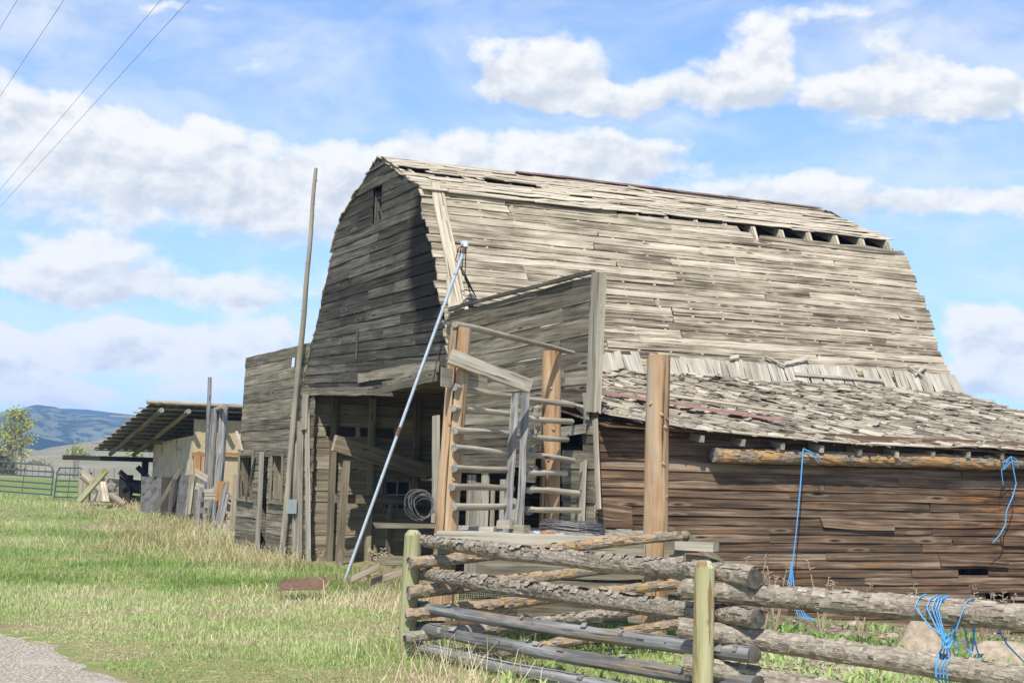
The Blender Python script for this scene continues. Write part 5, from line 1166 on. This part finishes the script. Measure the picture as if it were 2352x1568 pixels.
# small stones in the yard
mb = MB()
for i in range(1100):
    q = gnd(rng.uniform(1640, 2370), rng.uniform(1400, 1600)); Yy = q[1] * rng.uniform(.82, 1.0); Xx = q[0] * Yy / q[1]
    if in_building(np.array([Xx]), np.array([Yy]))[0]: continue
    s_ = rng.uniform(.012, .04) * (1.6 if rng.random() < .1 else 1); c = A(Xx, Yy, float(hgt(Xx, Yy)) + s_ * .3); R3 = [rng.uniform(.7, 1.3, 3) * s_ for _ in range(6)]
    vs = [c + A(R3[0][0], 0, 0), c + A(0, R3[1][1], 0), c - A(R3[2][0], 0, 0), c - A(0, R3[3][1], 0), c + A(s_ * .2, 0, R3[4][2] * .7), c - A(0, 0, s_)]
    mb.add(vs, [(0, 1, 4), (1, 2, 4), (2, 3, 4), (3, 0, 4), (1, 0, 5), (2, 1, 5), (3, 2, 5), (0, 3, 5)], [c + A(0, 0, i)] * 6, .5)
o = mb.build('gravel', M['stone']); o['kind'] = 'stuff'
M['deadweed'] = simple('dead_weed_stalk', (.30, .23, .14), (.46, .38, .26), 8.)
def weed(p, h, label, n=5, seed=False, r=.009):
    mb = MB()
    for k in range(n):
        a = rng.uniform(0, 6.28); e = p + A(math.cos(a) * h * .18, math.sin(a) * h * .18, h * rng.uniform(.65, 1.)); m_ = p * .45 + e * .55 + A(0, 0, h * .06); mb.tube([p, m_, e, e + A(math.cos(a), math.sin(a), -.2) * h * .05], [r, r * .8, r * .5, r * .4], 4)
        for j in range(7 if seed else 5):
            t = rng.uniform(.45, 1.0); q = m_ * (1 - t) + e * t if t > .5 else p * .5 + m_ * .5; aa = rng.uniform(0, 6.28); s_ = h * (.035 if seed else .02)
            v = A(math.cos(aa), math.sin(aa), .4) * s_ * 2; mb.tube([q, q + v, q + v * 1.6], [r * .5, s_ * .45, r * .4], 4)
    o = mb.build('dry_weed', M['deadweed'], base=p); return tag(o, label, 'weed', 'dry weed stalks')
for (px, py, top, Y, lb) in [(1728, 1352, 1262, 17.5, 'tall looping dead weed against the brown plank wall nearest the mottled post'), (1757, 1352, 1283, 17.4, 'thin dead weed second from the mottled post against the brown plank wall'), (1782, 1350, 1297, 17.3, 'bushy dead weed just left of the long hanging twine'), (1888, 1355, 1275, 17.6, 'single upright dead weed right of the long hanging twine'), (1978, 1375, 1318, 17.0, 'short dead weed alone behind the top right log'), (2096, 1382, 1328, 17.4, 'pair of wispy dead stalks left of the tied twine bundle'), (2262, 1402, 1335, 17.6, 'wide bushy dead weed right of the tied twine bundle'), (2310, 1405, 1350, 17.6, 'fluffy dead weed by the right edge')]:
    q = vis(px, py, Y); g0 = A(q[0], q[1], float(hgt(q[0], q[1]))); tp = vis(px, top, Y); weed(g0, tp[2] - g0[2], lb, 6 if 'bushy' in lb or 'fluffy' in lb else 3)
for (px, py, top, Y, lb) in [(862, 1330, 1256, 23.2, 'seed-headed dry weed beside the pipe in the doorway'), (893, 1325, 1268, 22.6, 'seed-headed dry weed next to the broad scrap board'), (838, 1340, 1290, 23.0, 'short seed-headed dry weed at the pipe foot'), (735, 1300, 1258, 28.2, 'lone dry weed at the left door jamb')]:
    q = vis(px, py, Y); g0 = A(q[0], q[1], float(hgt(q[0], q[1]))); tp = vis(px, top, Y); weed(g0, tp[2] - g0[2], lb, 6, True)

# ------------------------------------------------------------------ air
mb = MB(); lo, hi = A(-1700, -40, -40), A(2300, 2330, 95)
vs = [A(x, y, z) for z in (lo[2], hi[2]) for y in (lo[1], hi[1]) for x in (lo[0], hi[0])]
mb.add(vs, [(0, 2, 3, 1), (4, 5, 7, 6), (0, 1, 5, 4), (2, 6, 7, 3), (0, 4, 6, 2), (1, 3, 7, 5)], vs, .5)
hm = bpy.data.materials.new('haze_air'); hm.use_nodes = True; N = NT(hm.node_tree)
pv = N.n('ShaderNodeVolumePrincipled', {'Color': (.34, .58, 1.0, 1), 'Density': .00034, 'Anisotropy': -.3}); N.n('ShaderNodeOutputMaterial', {'Volume': pv.outputs[0]})
o = mb.build('haze', hm); o['kind'] = 'stuff'
for o in bpy.data.objects:
    if '_org' in o: del o['_org']
